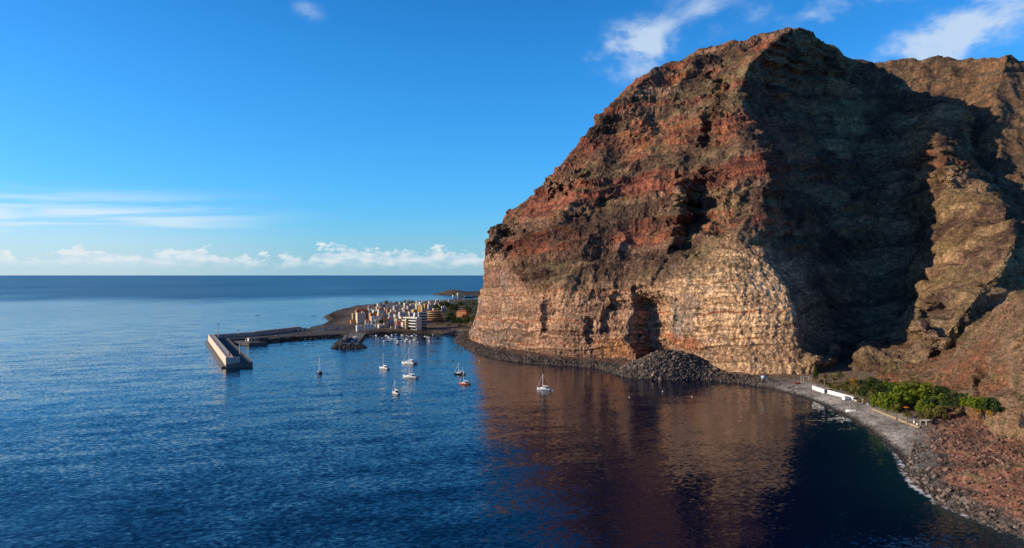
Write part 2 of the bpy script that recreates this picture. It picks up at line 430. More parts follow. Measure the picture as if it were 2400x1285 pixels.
BED_RND = np.random.RandomState(23).rand(120)
BED = {}
def relief(G, amp=1.0, seed=0.0, flute=1.0, fq=1.0, gul=15.0, calm=0.0):
    """bedding, columns, gullies and rubble displaced along the face normal"""
    N = normals(G); G0 = G; G = G * fq
    steep = sst(1 - N[..., 2], 0.25, 0.75)
    wob = fbm(G / 45.0, 3, off=seed)
    zz = G[..., 2] + wob * 3.5 - 0.10 * (G[..., 0] - 60.0 * fq)
    g1 = fbm(G0 / np.array([34.0, 34.0, 110.0]), 4, 0.5, ridged=True, off=seed + 5)
    col = fbm(G / np.array([2.6, 2.6, 16.0]), 3, ridged=True, off=seed + 13)
    rub = fbm(G / 4.0, 4, off=seed + 21)
    brk = np.clip(0.5 + 0.6 * fbm(G / 30.0, 2, off=seed + 31), 0, 1)
    w1, w2 = fbm(G / 5.5, 2, off=seed + 71), fbm(G / 5.5, 2, off=seed + 83)
    wp = np.stack([G[..., 0] + 2.5 * wob + 1.6 * w1, G[..., 1] + 2.0 * rub + 1.2 * w2, zz + 1.5 * w2 + 0.8 * w1], -1) @ np.array([[0.8, 0.6, 0], [-0.6, 0.8, 0], [0, 0, 1]]).T
    def blocks(sx, sz, k):
        """angular joint blocks: every cell stands out by its own amount"""
        q = np.floor(wp / np.array([sx, sx, sz]) + k).astype(np.int64) & 63
        return _LAT[q[..., 0], q[..., 1], q[..., 2]] - 0.5
    qt = 1.0 - calm
    # stepped beds: a talus bench, then a short fluted cliff, over and over
    zb = np.clip(zz + 40.0, 0, 1190); k = np.clip(np.searchsorted(BED_EDGE, zb) - 1, 0, len(BED_EDGE) - 2)
    th = BED_EDGE[k + 1] - BED_EDGE[k]; t = (zb - BED_EDGE[k]) / th
    on = np.clip(0.55 + 1.1 * fbm(G / 60.0, 2, off=seed + 41), 0.12, 1.0)
    saw = np.where(t < 0.58, 1 - 2 * t / 0.58, -1 + 2 * (t - 0.58) / 0.42)
    cliff = sst(t, 0.54, 0.64) * on
    cl = 1 - qt * (1 - cliff)                                   # 1 on bare rock, 0 on benches
    bl = blocks(24.0, 30.0, 3.0) * 8.0 * (0.10 + 0.90 * qt) + blocks(10.0, 9.0, 0.0) * 4.0 * (0.15 + 0.85 * qt) * (0.35 + 0.65 * cl) + blocks(4.0, 4.5, 7.0) * (0.35 + 2.25 * qt) * (0.15 + 0.85 * cl)
    fall = lut(LUT_C, zz) * 3.2 + lut(LUT_A, zz) * 1.7 * (0.5 + 0.5 * qt) + lut(LUT_B, zz) * (0.25 + 0.45 * qt)
    d = ((g1 - 0.62) * gul * (0.35 + 0.65 * qt) - 1.5) * fq
    d = d + fall * (0.25 + 0.75 * steep) * (0.35 + 0.8 * brk) * 0.55 * (1 - 0.7 * qt) + bl * (0.3 + 0.7 * steep)
    d = d + saw * th * 0.21 * on * qt
    d = d + (col - 0.5) * (1.1 + 3.9 * qt) * flute * cl * (0.3 + 0.7 * steep) * (0.5 + 0.5 * on) + rub * (1.1 - 0.55 * qt)
    BED.clear(); BED.update(k=k, cliff=cliff)
    return G0 + N * (d * amp / fq)[..., None], zz / fq, steep
def mixv(a, b, f):
    return a * (1 - f[..., None]) + b * f[..., None]
def cc(*c):
    return np.array(c, float)

def build_main():
    nu, nv = 1240, 760
    P = net(MAIN, [(0, 60, -6), (10, 200, -40), (30, 500, -200)])
    wv = [0.35] + [1.0] * 9 + [0.5, 0.12, 0.06]
    wu = [0.2, 0.4, 0.7] + [1.0] * 7 + [1.3, 0.8] + [0.75] * 3 + [0.9] * 2 + [0.4]
    wu = (wu + [1.0] * 40)[:len(MAIN) - 1]
    G = dense(P, nu, nv, wu, wv)
    N = normals(G)
    px, py = proj(G)
    wx = fbm(G / 13.0, 4, off=91) * 15.0; wy = fbm(G / 13.0, 4, off=57) * 18.0
    bx, by = px + wx, py + wy
    front = (np.arange(nv) < nv * 0.86)[None, :]
    # push: + out of the face, - hollow
    d = np.zeros((nu, nv))
    def f(cx, cy, rx, ry, dep, rot=0, hard=0.8):
        nonlocal d
        d = d + dep * blob(bx, by, cx, cy, rx, ry, rot, hard) * front
    def notch(xl, xr, y0, y1, dep, tilt=0.0, soft=14.0):
        """a recess with a sharp western edge that shallows out to the east"""
        nonlocal d
        ex = xl + tilt * (by - 0.5 * (y0 + y1))
        k = np.clip((ex + (xr - xl) - bx) / (xr - xl), 0, 1) * sst(bx, ex - 3, ex + 4)
        d = d - dep * k * sst(by, y0 - soft, y0 + soft) * sst(-by, -y1 - soft, -y1 + soft) * front
    notch(1488, 1590, 690, 850, 23, 0.06, 26)       # tall hollow over the rock pile
    notch(1425, 1475, 705, 755, 7, -0.25)
    notch(1598, 1745, 430, 565, 23, -0.40, 55)      # big shaded bowl
    notch(1150, 1225, 548, 588, 15, -0.5, 8)
    notch(1325, 1400, 416, 436, 12, -0.8, 6)
    notch(1282, 1330, 434, 456, 9, -0.5, 6)
    notch(1640, 1700, 270, 348, 11, 0.1, 10)
    notch(1672, 1730, 180, 262, 9, 0.1, 10)
    notch(1372, 1400, 738, 800, 6, 0.1, 10)
    notch(1270, 1300, 705, 770, 6, 0.0, 10)
    f(1478, 775, 22, 85, 5, 0, 0.9)             # buttress left of the hollow
    f(1580, 470, 26, 100, 7, 20, 0.9)
    f(1720, 470, 34, 90, 8, 8, 0.9)
    f(1160, 560, 16, 40, 4, 0, 0.9)
    f(1920, 845, 34, 40, 12, 0, 0.95)
    f(2062, 832, 82, 40, 12, -14, 0.97)         # knoll at the ravine mouth
    f(2195, 760, 22, 90, 14, 6, 0.9)
    f(1400, 460, 90, 30, 5, -25, 0.9)
    f(1500, 300, 60, 50, 7, -20, 0.9)
    f(2210, 345, 40, 30, 6, 0, 0.9)
    f(2235, 400, 50, 26, 5, -15, 0.9)
    out = N.copy(); out[..., 2] *= 0.35
    out /= np.linalg.norm(out, axis=2, keepdims=True)
    G = G + out * d[..., None]
    calm = sst(tan_top(px) - G[..., 2] + wx * 0.4, -4, 10) * (px < 1960)
    G, zz, steep = relief(G, 1.15, 0.0, 1.0, 1.5, 11.0, calm)
    # ---- colours of the beds
    N2 = normals(G); steep = sst(1 - N2[..., 2], 0.30, 0.70)
    n1 = fbm(G / 24.0, 4, off=3); n2 = fbm(G / 70.0, 3, off=40); n3 = fbm(G / 7.0, 3, off=60)
    bed = lut(LUT_C, zz * 1.5); bed2 = lut(LUT_B, zz * 1.5)
    k_ = np.clip(0.5 + 0.45 * bed + 0.35 * bed2 + 0.35 * n1, 0, 1)
    tan = mixv(mixv(cc(0.20, 0.108, 0.074), cc(0.40, 0.238, 0.150), k_), mixv(cc(0.36, 0.215, 0.128), cc(0.64, 0.415, 0.235), k_), sst(px + 40 * n2, 1480, 1640))
    tan = mixv(tan, np.broadcast_to(cc(0.23, 0.165, 0.135), tan.shape), sst(n2 + 0.4 * n3, 0.25, 0.6) * 0.7)
    brown = mixv(cc(0.095, 0.056, 0.043), cc(0.31, 0.180, 0.116), np.clip(0.38 + 0.6 * bed + 0.75 * n1 + 0.3 * n3, 0, 1))
    red = mixv(cc(0.140, 0.048, 0.038), cc(0.32, 0.110, 0.070), np.clip(0.5 + 0.5 * bed2 + 0.5 * n1, 0, 1))
    orange = np.broadcast_to(cc(0.40, 0.17, 0.065), tan.shape)
    c = mixv(tan * 1.12, brown, sst(G[..., 2] + 9 * n2 + 6 * n1 - tan_top(px), -8, 7))
    hb = BED_RND[BED['k']]; hb2 = BED_RND[(BED['k'] * 7 + 3) % 120]; cf = BED['cliff']; up = 1 - calm
    c = mixv(c, c * (0.62 + 0.75 * hb2)[..., None], up)                          # flows differ in tone
    redm = sst(hb + 0.25 * n1 + 0.55 * sst(zz, 120, 160) * sst(-zz, -262, -225), 0.72, 0.95)
    c = mixv(c, red, redm * up * 0.9)
    c = mixv(c, orange, sst(hb2 + 0.35 * n1, 0.72, 0.95) * cf * up * 0.45)
    bench = mixv(cc(0.120, 0.076, 0.050), cc(0.235, 0.175, 0.088), np.clip(0.45 + 0.7 * n1 + 0.6 * n3, 0, 1))
    c = mixv(c, bench, (1 - cf) * up * (1 - 0.55 * redm) * np.clip(0.5 + 0.8 * n2, 0.2, 0.9))
    # thin baked-red soil lines between lava flows
    for zr, wd in ((36.0, 0.55), (17.5, 0.6), (58.0, 0.35)):
        c = mixv(c, np.broadcast_to(cc(0.36, 0.085, 0.035), c.shape), np.exp(-((zz + 0.5 * n3 - zr) / wd) ** 2) * sst(n1 + 0.3, -0.1, 0.3) * sst(N2[..., 0] * -1, -0.2, 0.3))
    c = mixv(c, np.broadcast_to(cc(0.42, 0.19, 0.08), c.shape), blob(px, py, 1440, 815, 75, 34, 0, 0.7) * 0.75)
    c = mixv(c, np.broadcast_to(cc(0.36, 0.10, 0.04), c.shape), blob(px, py, 1590, 800, 80, 22, 12, 0.6) * 0.7)
    c = mixv(c, np.broadcast_to(cc(0.25, 0.21, 0.175), c.shape), np.maximum(blob(px, py, 1480, 760, 26, 70, 0, 0.8), blob(px, py, 1580, 745, 34, 80, -12, 0.8)) * 0.75)
    scrub = mixv(cc(0.100, 0.066, 0.044), cc(0.215, 0.165, 0.080), np.clip(0.45 + 0.8 * n1 + 0.6 * n3, 0, 1))
    c = mixv(c, scrub, (1 - steep) * sst(n2 + n3 * 0.6, -0.7, 0.2) * 0.6)
    # ravine and its eastern spur: weathered brown with olive scrub
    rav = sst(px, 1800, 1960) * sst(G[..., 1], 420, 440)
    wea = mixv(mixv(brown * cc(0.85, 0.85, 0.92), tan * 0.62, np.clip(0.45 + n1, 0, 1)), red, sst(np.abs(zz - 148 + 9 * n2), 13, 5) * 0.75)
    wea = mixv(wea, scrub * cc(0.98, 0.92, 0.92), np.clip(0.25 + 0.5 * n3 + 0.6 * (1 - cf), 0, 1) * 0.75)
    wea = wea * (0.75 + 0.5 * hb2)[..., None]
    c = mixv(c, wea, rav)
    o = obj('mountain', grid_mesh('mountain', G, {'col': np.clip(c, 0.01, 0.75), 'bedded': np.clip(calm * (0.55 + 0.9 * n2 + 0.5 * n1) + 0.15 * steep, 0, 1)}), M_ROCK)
    tag(o, kind='structure')
    return G
G_MAIN = build_main()

# ------------------------------------------------------------------ far ridge behind the ravine
FAR = [
 [(1960,850,560),(1960,700,640),(1960,560,740),(1960,420,860),(1960,300,960),(1960,230,1020),(1960,150,1070)],
 [(2060,850,540),(2060,700,620),(2060,560,720),(2060,420,820),(2060,300,900),(2060,220,960),(2050,150,1030)],
 [(2140,850,520),(2140,700,600),(2140,560,700),(2140,420,800),(2140,300,890),(2140,220,950),(2140,140,1020)],
 [(2280,850,500),(2280,700,580),(2280,560,680),(2280,420,780),(2280,300,870),(2280,220,940),(2280,145,1010)],
 [(2335,850,490),(2335,700,570),(2335,560,670),(2335,420,765),(2335,300,850),(2335,220,910),(2342,136,985)],
 [(2420,850,500),(2420,700,580),(2420,560,680),(2420,420,770),(2420,300,855),(2420,220,930),(2410,153,1010)],
 [(2560,850,500),(2560,700,570),(2560,560,650),(2560,420,740),(2560,300,830),(2560,230,900),(2560,175,1000)],
 [(2800,850,480),(2800,700,560),(2800,560,640),(2800,420,730),(2800,330,820),(2800,270,890),(2800,220,1000)],
]
def build_far():
    far = [[(a, b, D * float(np.interp(a, [2050, 2150, 2350, 2450, 2800], [1.08, 1.04, 0.96, 0.93, 0.85]))) for a, b, D in c] for c in FAR]
    G = dense(net(far, [(0, 60, -8), (0, 300, -90)]), 330, 300, None, [0.2] + [1] * 6 + [0.6, 0.15])
    G, zz, steep = relief(G, 0.9, 77.0, 0.6, 1.2)
    N2 = normals(G); steep = sst(1 - N2[..., 2], 0.30, 0.70)
    n1 = fbm(G / 24.0, 4, off=3); n3 = fbm(G / 6.0, 3, off=60)
    c = mixv(cc(0.120, 0.075, 0.052), cc(0.215, 0.145, 0.088), np.clip(0.5 + 0.8 * n1, 0, 1))
    c = mixv(c, np.broadcast_to(cc(0.24, 0.12, 0.065), c.shape), steep * 0.6)
    c = mixv(c, np.broadcast_to(cc(0.085, 0.068, 0.040), c.shape), sst(n3, 0.1, 0.5) * 0.6)
    tag(obj('far_ridge', grid_mesh('far_ridge', G, {'col': np.clip(c, 0.01, 0.6)}), M_ROCK), kind='structure')
build_far()

# ------------------------------------------------------------------ near hillside on the right
NEAR = [
 [(1990,888,470),(2020,882,470),(2050,876,472),(2080,870,476),(2100,866,484)],
 [(2060,886,440),(2085,876,444),(2110,866,452),(2135,857,462),(2160,850,474)],
 [(2115,900,408),(2142,880,412),(2175,852,420),(2205,826,432),(2235,805,448)],
 [(2185,922,372),(2208,885,378),(2240,836,388),(2270,790,402),(2295,750,420)],
 [(2262,946,330),(2282,895,338),(2310,830,350),(2335,765,366),(2355,705,388)],
 [(2340,968,290),(2360,908,298),(2385,838,310),(2405,758,326),(2425,668,352)],
 [(2420,985,266),(2445,913,273),(2470,838,284),(2500,748,298),(2530,640,322)],
 [(2540,1030,222),(2570,950,230),(2600,860,240),(2640,750,254),(2690,620,278)],
 [(2760,1130,168),(2800,1030,176),(2850,920,185),(2900,780,198),(2970,640,220)],
 [(3300,1300,122),(3360,1200,128),(3420,1050,135),(3500,850,146),(3600,650,165)],
]
def build_near():
    G = dense(net(NEAR, [(25, 45, -10), (90, 140, -20)]), 460, 240, None, [0.3] + [1] * 4 + [0.5, 0.2])
    px, py = proj(G)
    N = normals(G)
    d = -8 * blob(px, py, 2292, 880, 12, 60, 8, 0.8)          # dry gully cut
    G = G + N * d[..., None]
    G, zz, steep = relief(G, 0.9, 133.0, 0.6, 2.2, 9.0)
    N2 = normals(G); steep = sst(1 - N2[..., 2], 0.30, 0.70)
    n1 = fbm(G / 14.0, 4, off=3); n3 = fbm(G / 3.0, 3, off=60); n2 = fbm(G / 40.0, 3, off=9)
    c = mixv(cc(0.20, 0.118, 0.080), cc(0.40, 0.262, 0.165), np.clip(0.5 + 0.7 * n1 + 0.3 * n3, 0, 1))
    c = mixv(c, np.broadcast_to(cc(0.25, 0.095, 0.05), c.shape), sst(n2 + 0.5 * n1, 0.1, 0.5) * 0.7)
    c = mixv(c, np.broadcast_to(cc(0.14, 0.115, 0.055), c.shape), sst(n3 + 0.4 * n1, 0.15, 0.6) * 0.7)
    tag(obj('hillside', grid_mesh('hillside', G, {'col': np.clip(c * 0.8, 0.01, 0.6)}), M_NEAR), kind='structure')
    return G
G_NEAR = build_near()

# ------------------------------------------------------------------ shore strip, beach, garden terrace, red scree
PROF = {  # distance inland, height
 'rock': ([-26, -8, 0, 4, 9, 15, 40, 70], [-9, -4, 0, 2.2, 3.4, 4.5, 7, 9]),
 'beach': ([-26, -10, 0, 9, 19, 30, 48, 80], [-7, -3, 0, 2.6, 4.2, 5.5, 7.5, 11]),
 'scree': ([-26, -8, 0, 7, 20, 42, 58, 90], [-8, -3.5, 0, 2.8, 6.5, 13, 20, 26]),
}
PCOL = ['rock'] * 15 + ['beach'] * 6 + ['scree'] * 7
MOUND = atz(1562, 889, 0)
def build_shore():
    S = SHORE; n = len(S)
    tg = np.gradient(S, axis=0); tg /= np.linalg.norm(tg, axis=1, keepdims=True)
    inl = np.stack([-tg[:, 1], tg[:, 0]], 1)          # left of travel = inland for this order
    P = np.zeros((n, 8, 3))
    for k in range(n):
        d, z = PROF[PCOL[k]]
        for j in range(8):
            P[k, j] = (S[k, 0] + inl[k, 0] * d[j], S[k, 1] + inl[k, 1] * d[j], z[j])
    dc = [1.0] * (n - 1); dc[0] = dc[1] = 0.3; dc[-1] = 0.3; dc[-2] = 0.5
    G = dense(P, 760, 150, dc, [0.4, 0.8, 1.6, 1.4, 1.2, 1, 0.6])
    m = np.exp(-((G[..., 0] - MOUND[0] - 6) / 26.0) ** 2 - ((G[..., 1] - MOUND[1] - 17) / 17.0) ** 2)
    G[..., 2] += 12.5 * m
    n1 = fbm(G / 9.0, 4, off=2); n3 = fbm(G / 2.0, 3, off=8)
    px, py = proj(G)
    beach = sst(px, 1760, 1900) * (1 - sst(px + (py - 1000) * 0.2 + 25 * n1 - 8 * G[..., 2], 2105, 2215)) * sst(G[..., 2], -1, 0.5)
    rough = 1 - 0.9 * beach
    G[..., 2] += (n1 * 0.8 + n3 * 0.45) * rough + 0.10 * n3
    dark = mixv(cc(0.045, 0.040, 0.038), cc(0.13, 0.108, 0.092), np.clip(0.5 + 0.6 * n1 + 0.4 * n3, 0, 1))
    peb = mixv(cc(0.23, 0.212, 0.19), cc(0.45, 0.42, 0.38), np.clip(0.5 + 0.7 * n1, 0, 1))
    peb = mixv(peb, np.broadcast_to(cc(0.035, 0.033, 0.033), peb.shape), sst(G[..., 2], 1.1, 0.2))
    peb = mixv(peb, np.broadcast_to(cc(0.24, 0.18, 0.12), peb.shape), sst(G[..., 2], 4.0, 5.0))
    c = mixv(dark, peb, beach)
    redz = sst(px + (py - 1000) * 0.25, 2130, 2230) * sst(G[..., 2] + 1.5 * n1, 2.6, 5.0)
    redc = mixv(cc(0.15, 0.095, 0.072), cc(0.34, 0.155, 0.10), np.clip(0.45 + 1.0 * n1 + 0.4 * n3, 0, 1))
    redc = mixv(redc, np.broadcast_to(cc(0.24, 0.20, 0.11), redc.shape), sst(n1 + 0.05 * (G[..., 2] - 13), 0.2, 0.6) * 0.8)
    c = mixv(c, redc, redz)
    path = (1 - beach) * (1 - redz) * sst(G[..., 2], 3.6, 4.6) * (1 - np.clip(m * 3, 0, 1))
    c = mixv(c, np.broadcast_to(cc(0.18, 0.105, 0.075), c.shape), path * 0.8)
    tag(obj('shore', grid_mesh('shore', G, {'col': np.clip(c, 0.01, 0.6)}, ref=(0, 0, 1)), M_NEAR), kind='structure')
    return G
G_SHORE = build_shore()

# ------------------------------------------------------------------ plain materials for built things
def mat(name, col, rough=0.8, var=0.18, scale=1.2, metal=0.0, spec=0.3):
    if name in MATS: return MATS[name]
    m, T, b = new_mat(name)
    tcn = T.node('ShaderNodeTexCoord')
    n = T.noise(tcn.outputs['Object'], scale, 4.0, 0.6)
    f = T.ramp(n, [(0.25, 1.0 - var), (0.75, 1.0 + var)])
    T.put(b.inputs['Base Color'], T.scale(col, f))
    b.inputs['Roughness'].default_value = rough; b.inputs['Metallic'].default_value = metal
    b.inputs['Specular IOR Level'].default_value = spec
    return m
def leaf_mat(name, dark, light, trans=0.25):
    m, T, b = new_mat(name)
    geo = T.node('ShaderNodeNewGeometry')
    n = T.noise(geo.outputs['Position'], 0.55, 3.0, 0.6)
    oi = T.node('ShaderNodeObjectInfo')
    f = T.m('ADD', T.m('MULTIPLY', n, 0.8), T.m('MULTIPLY', geo.outputs['Random Per Island'], 0.35), clamp=True)
    c = T.mixc(f, (*dark, 1), (*light, 1))
    T.put(b.inputs['Base Color'], c)
    b.inputs['Roughness'].default_value = 0.7; b.inputs['Specular IOR Level'].default_value = 0.2
    tr = T.node('ShaderNodeBsdfTranslucent'); T.put(tr.inputs[0], c)
    mx = T.node('ShaderNodeMixShader'); mx.inputs[0].default_value = trans
    T.l.new(b.outputs[0], mx.inputs[1]); T.l.new(tr.outputs[0], mx.inputs[2])
    out = [n_ for n_ in T.n if n_.type == 'OUTPUT_MATERIAL'][0]
    T.l.new(mx.outputs[0], out.inputs[0])
    return m
M_CONC = mat('concrete', (0.42, 0.39, 0.35), 0.9, 0.2, 0.25)
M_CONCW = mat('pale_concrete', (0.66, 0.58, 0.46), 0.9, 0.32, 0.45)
M_CONCD = mat('weathered_concrete', (0.15, 0.14, 0.13), 0.9, 0.3, 0.25)
M_ASPH = mat('quay_asphalt', (0.055, 0.055, 0.06), 0.9, 0.25, 0.2)
M_WHITE = mat('white_paint', (0.80, 0.79, 0.76), 0.6, 0.06, 0.8)
M_GEL = mat('white_gelcoat', (0.80, 0.80, 0.79), 0.3, 0.04, 1.0, spec=0.5)
M_GLASS = mat('dark_glass', (0.02, 0.024, 0.03), 0.15, 0.2, 2.0, spec=0.6)
M_ALU = mat('aluminium', (0.62, 0.62, 0.62), 0.4, 0.08, 1.0, metal=0.3)
M_STEEL = mat('galvanised_steel', (0.50, 0.50, 0.49), 0.5, 0.1, 1.0, metal=0.2)
M_NAVY = mat('navy_canvas', (0.03, 0.05, 0.12), 0.8, 0.15, 3.0)
M_TEAK = mat('teak', (0.25, 0.15, 0.08), 0.7, 0.2, 5.0)
M_RUST = mat('beacon_red', (0.45, 0.05, 0.03), 0.5, 0.15, 2.0)
M_TILE = mat('roof_tile', (0.30, 0.105, 0.06), 0.9, 0.3, 1.5)
M_ROOFG = mat('flat_roof_grey', (0.30, 0.27, 0.25), 0.95, 0.2, 0.5)
M_BARK = mat('bark', (0.11, 0.08, 0.055), 0.95, 0.3, 2.0)
M_PALMT = mat('palm_trunk', (0.24, 0.165, 0.10), 0.95, 0.3, 2.0)
M_BLACK = mat('black_rubber', (0.02, 0.02, 0.022), 0.7, 0.1, 2.0)

class MB:
    """gathers simple solids into one mesh"""
    def __init__(self): self.v = []; self.f = []; self.m = []
    def add(self, v, f, mi=0):
        k = len(self.v); self.v += [tuple(p) for p in v]
        self.f += [tuple(i + k for i in q) for q in f]; self.m += [mi] * len(f)
        return self
    def box(self, x0, x1, y0, y1, z0, z1, mi=0, taper=0.0):
        t = taper
        v = [(x0, y0, z0), (x1, y0, z0), (x1, y1, z0), (x0, y1, z0), (x0 + t, y0 + t, z1), (x1 - t, y0 + t, z1), (x1 - t, y1 - t, z1), (x0 + t, y1 - t, z1)]
        return self.add(v, [(3, 2, 1, 0), (4, 5, 6, 7), (0, 1, 5, 4), (1, 2, 6, 5), (2, 3, 7, 6), (3, 0, 4, 7)], mi)
    def rod(self, a, b, r0, r1=None, n=6, mi=0):
        a, b = Vector(a), Vector(b); r1 = r0 if r1 is None else r1
        q = (b - a).to_track_quat('Z', 'Y'); v = []
        for c, r in ((a, r0), (b, r1)):
            for k in range(n):
                t = 2 * math.pi * k / n
                v.append(c + q @ Vector((math.cos(t) * r, math.sin(t) * r, 0)))
        f = [(k, (k + 1) % n, n + (k + 1) % n, n + k) for k in range(n)] + [tuple(range(n - 1, -1, -1)), tuple(range(n, 2 * n))]
        return self.add(v, f, mi)
    def prism(self, poly, z0, z1, mi=0):
        n = len(poly); v = [(*p, z0) for p in poly] + [(*p, z1) for p in poly]
        f = [(k, (k + 1) % n, n + (k + 1) % n, n + k) for k in range(n)] + [tuple(range(n - 1, -1, -1)), tuple(range(n, 2 * n))]
        return self.add(v, f, mi)
    def loft(self, rings, mi=0, cap=True):
        n = len(rings[0]); v = [p for r in rings for p in r]; f = []
        for i in range(len(rings) - 1):
            for k in range(n - 1):
                f.append((i * n + k, (i + 1) * n + k, (i + 1) * n + k + 1, i * n + k + 1))
        if cap:
            f.append(tuple(range(n))); f.append(tuple(range((len(rings) - 1) * n + n - 1, (len(rings) - 1) * n - 1, -1)))
        return self.add(v, f, mi)
    def mesh(self, name, *mats, smooth=False):
        me = bpy.data.meshes.new(name); me.from_pydata(self.v, [], self.f)
        for m in mats: me.materials.append(m)
        if len(mats) > 1: me.polygons.foreach_set('material_index', self.m)
        if smooth: me.polygons.foreach_set('use_smooth', [True] * len(self.f))
        me.update()
        return me
    def build(self, name, parent, *mats, smooth=False):
        return obj(name, self.mesh(name, *mats, smooth=smooth), None, parent)
def thing(name, loc, rz, label, cat, group=None, sc=1.0):
    o = bpy.data.objects.new(name, None); COL.objects.link(o)
    o.empty_display_size = 0.5
    o.location = loc; o.rotation_euler = (0, 0, rz); o.scale = (sc, sc, sc)
    return tag(o, label, cat, group)
def dup(root, loc, rz, label, sc=1.0):
    """a copy of a thing with copies of its parts and sub-parts; meshes are shared"""
    r = root.copy(); COL.objects.link(r); r.location = loc; r.rotation_euler = (0, 0, rz); r.scale = (sc, sc, sc) if not isinstance(sc, tuple) else sc
    r['label'] = label
    for ch in KIDS.get(root.name) or list(root.children):
        c = ch.copy(); COL.objects.link(c); c.parent = r
        for g in list(ch.children):
            d = g.copy(); COL.objects.link(d); d.parent = c
    return r
KIDS = {}

# ------------------------------------------------------------------ rocks
def rock_mesh(name, seed, sub=2):
    import bmesh
    bm = bmesh.new(); bmesh.ops.create_icosphere(bm, subdivisions=sub, radius=1.0)
    r = random.Random(seed)
    pl = [(Vector((r.uniform(-1, 1), r.uniform(-1, 1), r.uniform(-1, 1))).normalized(), r.uniform(0.55, 0.85)) for _ in range(7)]
    sx, sy, sz = r.uniform(0.8, 1.2), r.uniform(0.75, 1.1), r.uniform(0.55, 0.85)
    for v in bm.verts:
        for n, d in pl:                       # split faces: cut the ball by a few planes
            k = v.co.dot(n) - d
            if k > 0: v.co -= n * k
        v.co *= r.uniform(0.93, 1.07)
        v.co = Vector((v.co.x * sx, v.co.y * sy, v.co.z * sz))
    me = bpy.data.meshes.new(name); bm.to_mesh(me); bm.free()
    return me
def boulder_mat(name, a, b_):
    m, T, b = new_mat(name)
    geo = T.node('ShaderNodeNewGeometry')
    n = T.noise(geo.outputs['Position'], 1.4, 5.0, 0.65)
    oi = T.node('ShaderNodeObjectInfo')
    f = T.m('ADD', T.m('ADD', T.m('MULTIPLY', geo.outputs['Random Per Island'], 0.7), T.m('MULTIPLY', oi.outputs['Random'], 0.5)), T.m('MULTIPLY_ADD', n, 0.8, -0.5), clamp=True)
    T.put(b.inputs['Base Color'], T.mixc(f, (*a, 1), (*b_, 1)))
    b.inputs['Roughness'].default_value = 0.9; b.inputs['Specular IOR Level'].default_value = 0.2
    bp = T.node('ShaderNodeBump'); bp.inputs['Strength'].default_value = 0.5; bp.inputs['Distance'].default_value = 0.3
    T.put(bp.inputs['Height'], n); T.l.new(bp.outputs[0], b.inputs['Normal'])
    return m
M_BOUL = boulder_mat('boulder_basalt', (0.032, 0.027, 0.026), (0.24, 0.185, 0.15))
M_BOULR = boulder_mat('boulder_red', (0.085, 0.045, 0.037), (0.31, 0.195, 0.145))
M_BOULB = boulder_mat('boulder_black', (0.018, 0.017, 0.018), (0.085, 0.075, 0.068))
ROCKS = [rock_mesh('boulder', 50 + k, 2) for k in range(6)]
def mesh_arrays(me):
    v = np.empty(len(me.vertices) * 3, np.float32); me.vertices.foreach_get('co', v)
    f = np.empty(len(me.polygons) * 3, np.int32); me.loops.foreach_get('vertex_index', f)
    return v.reshape(-1, 3), f.reshape(-1, 3)
ROCK_LO = [mesh_arrays(rock_mesh('rubble', 90 + k, 1)) for k in range(5)]
ROCK_HI = [mesh_arrays(m) for m in ROCKS]
def scatter(pos, size, lib, seed):
    """many small stones as one mesh"""
    r = np.random.RandomState(seed); V = []; Q = []; k = 0
    for i in range(len(pos)):
        v, f = lib[r.randint(len(lib))]
        a = r.uniform(0, 6.283, 3); c, s = np.cos(a), np.sin(a)
        Rz = np.array([[c[0], -s[0], 0], [s[0], c[0], 0], [0, 0, 1]]); Rx = np.array([[1, 0, 0], [0, c[1], -s[1]], [0, s[1], c[1]]])
        V.append((v * size[i]) @ (Rz @ Rx).T + pos[i]); Q.append(f + k); k += len(v)
    return np.concatenate(V), np.concatenate(Q)
def seat(o):
    return o
def pick(G, mask, n, seed):
    r = np.random.RandomState(seed)
    idx = np.flatnonzero(mask.ravel())
    k = r.choice(idx, min(n, len(idx)), replace=False)
    P = G.reshape(-1, 3)[k].copy()
    P[:, :2] += r.uniform(-0.4, 0.4, (len(P), 2))
    return P, r
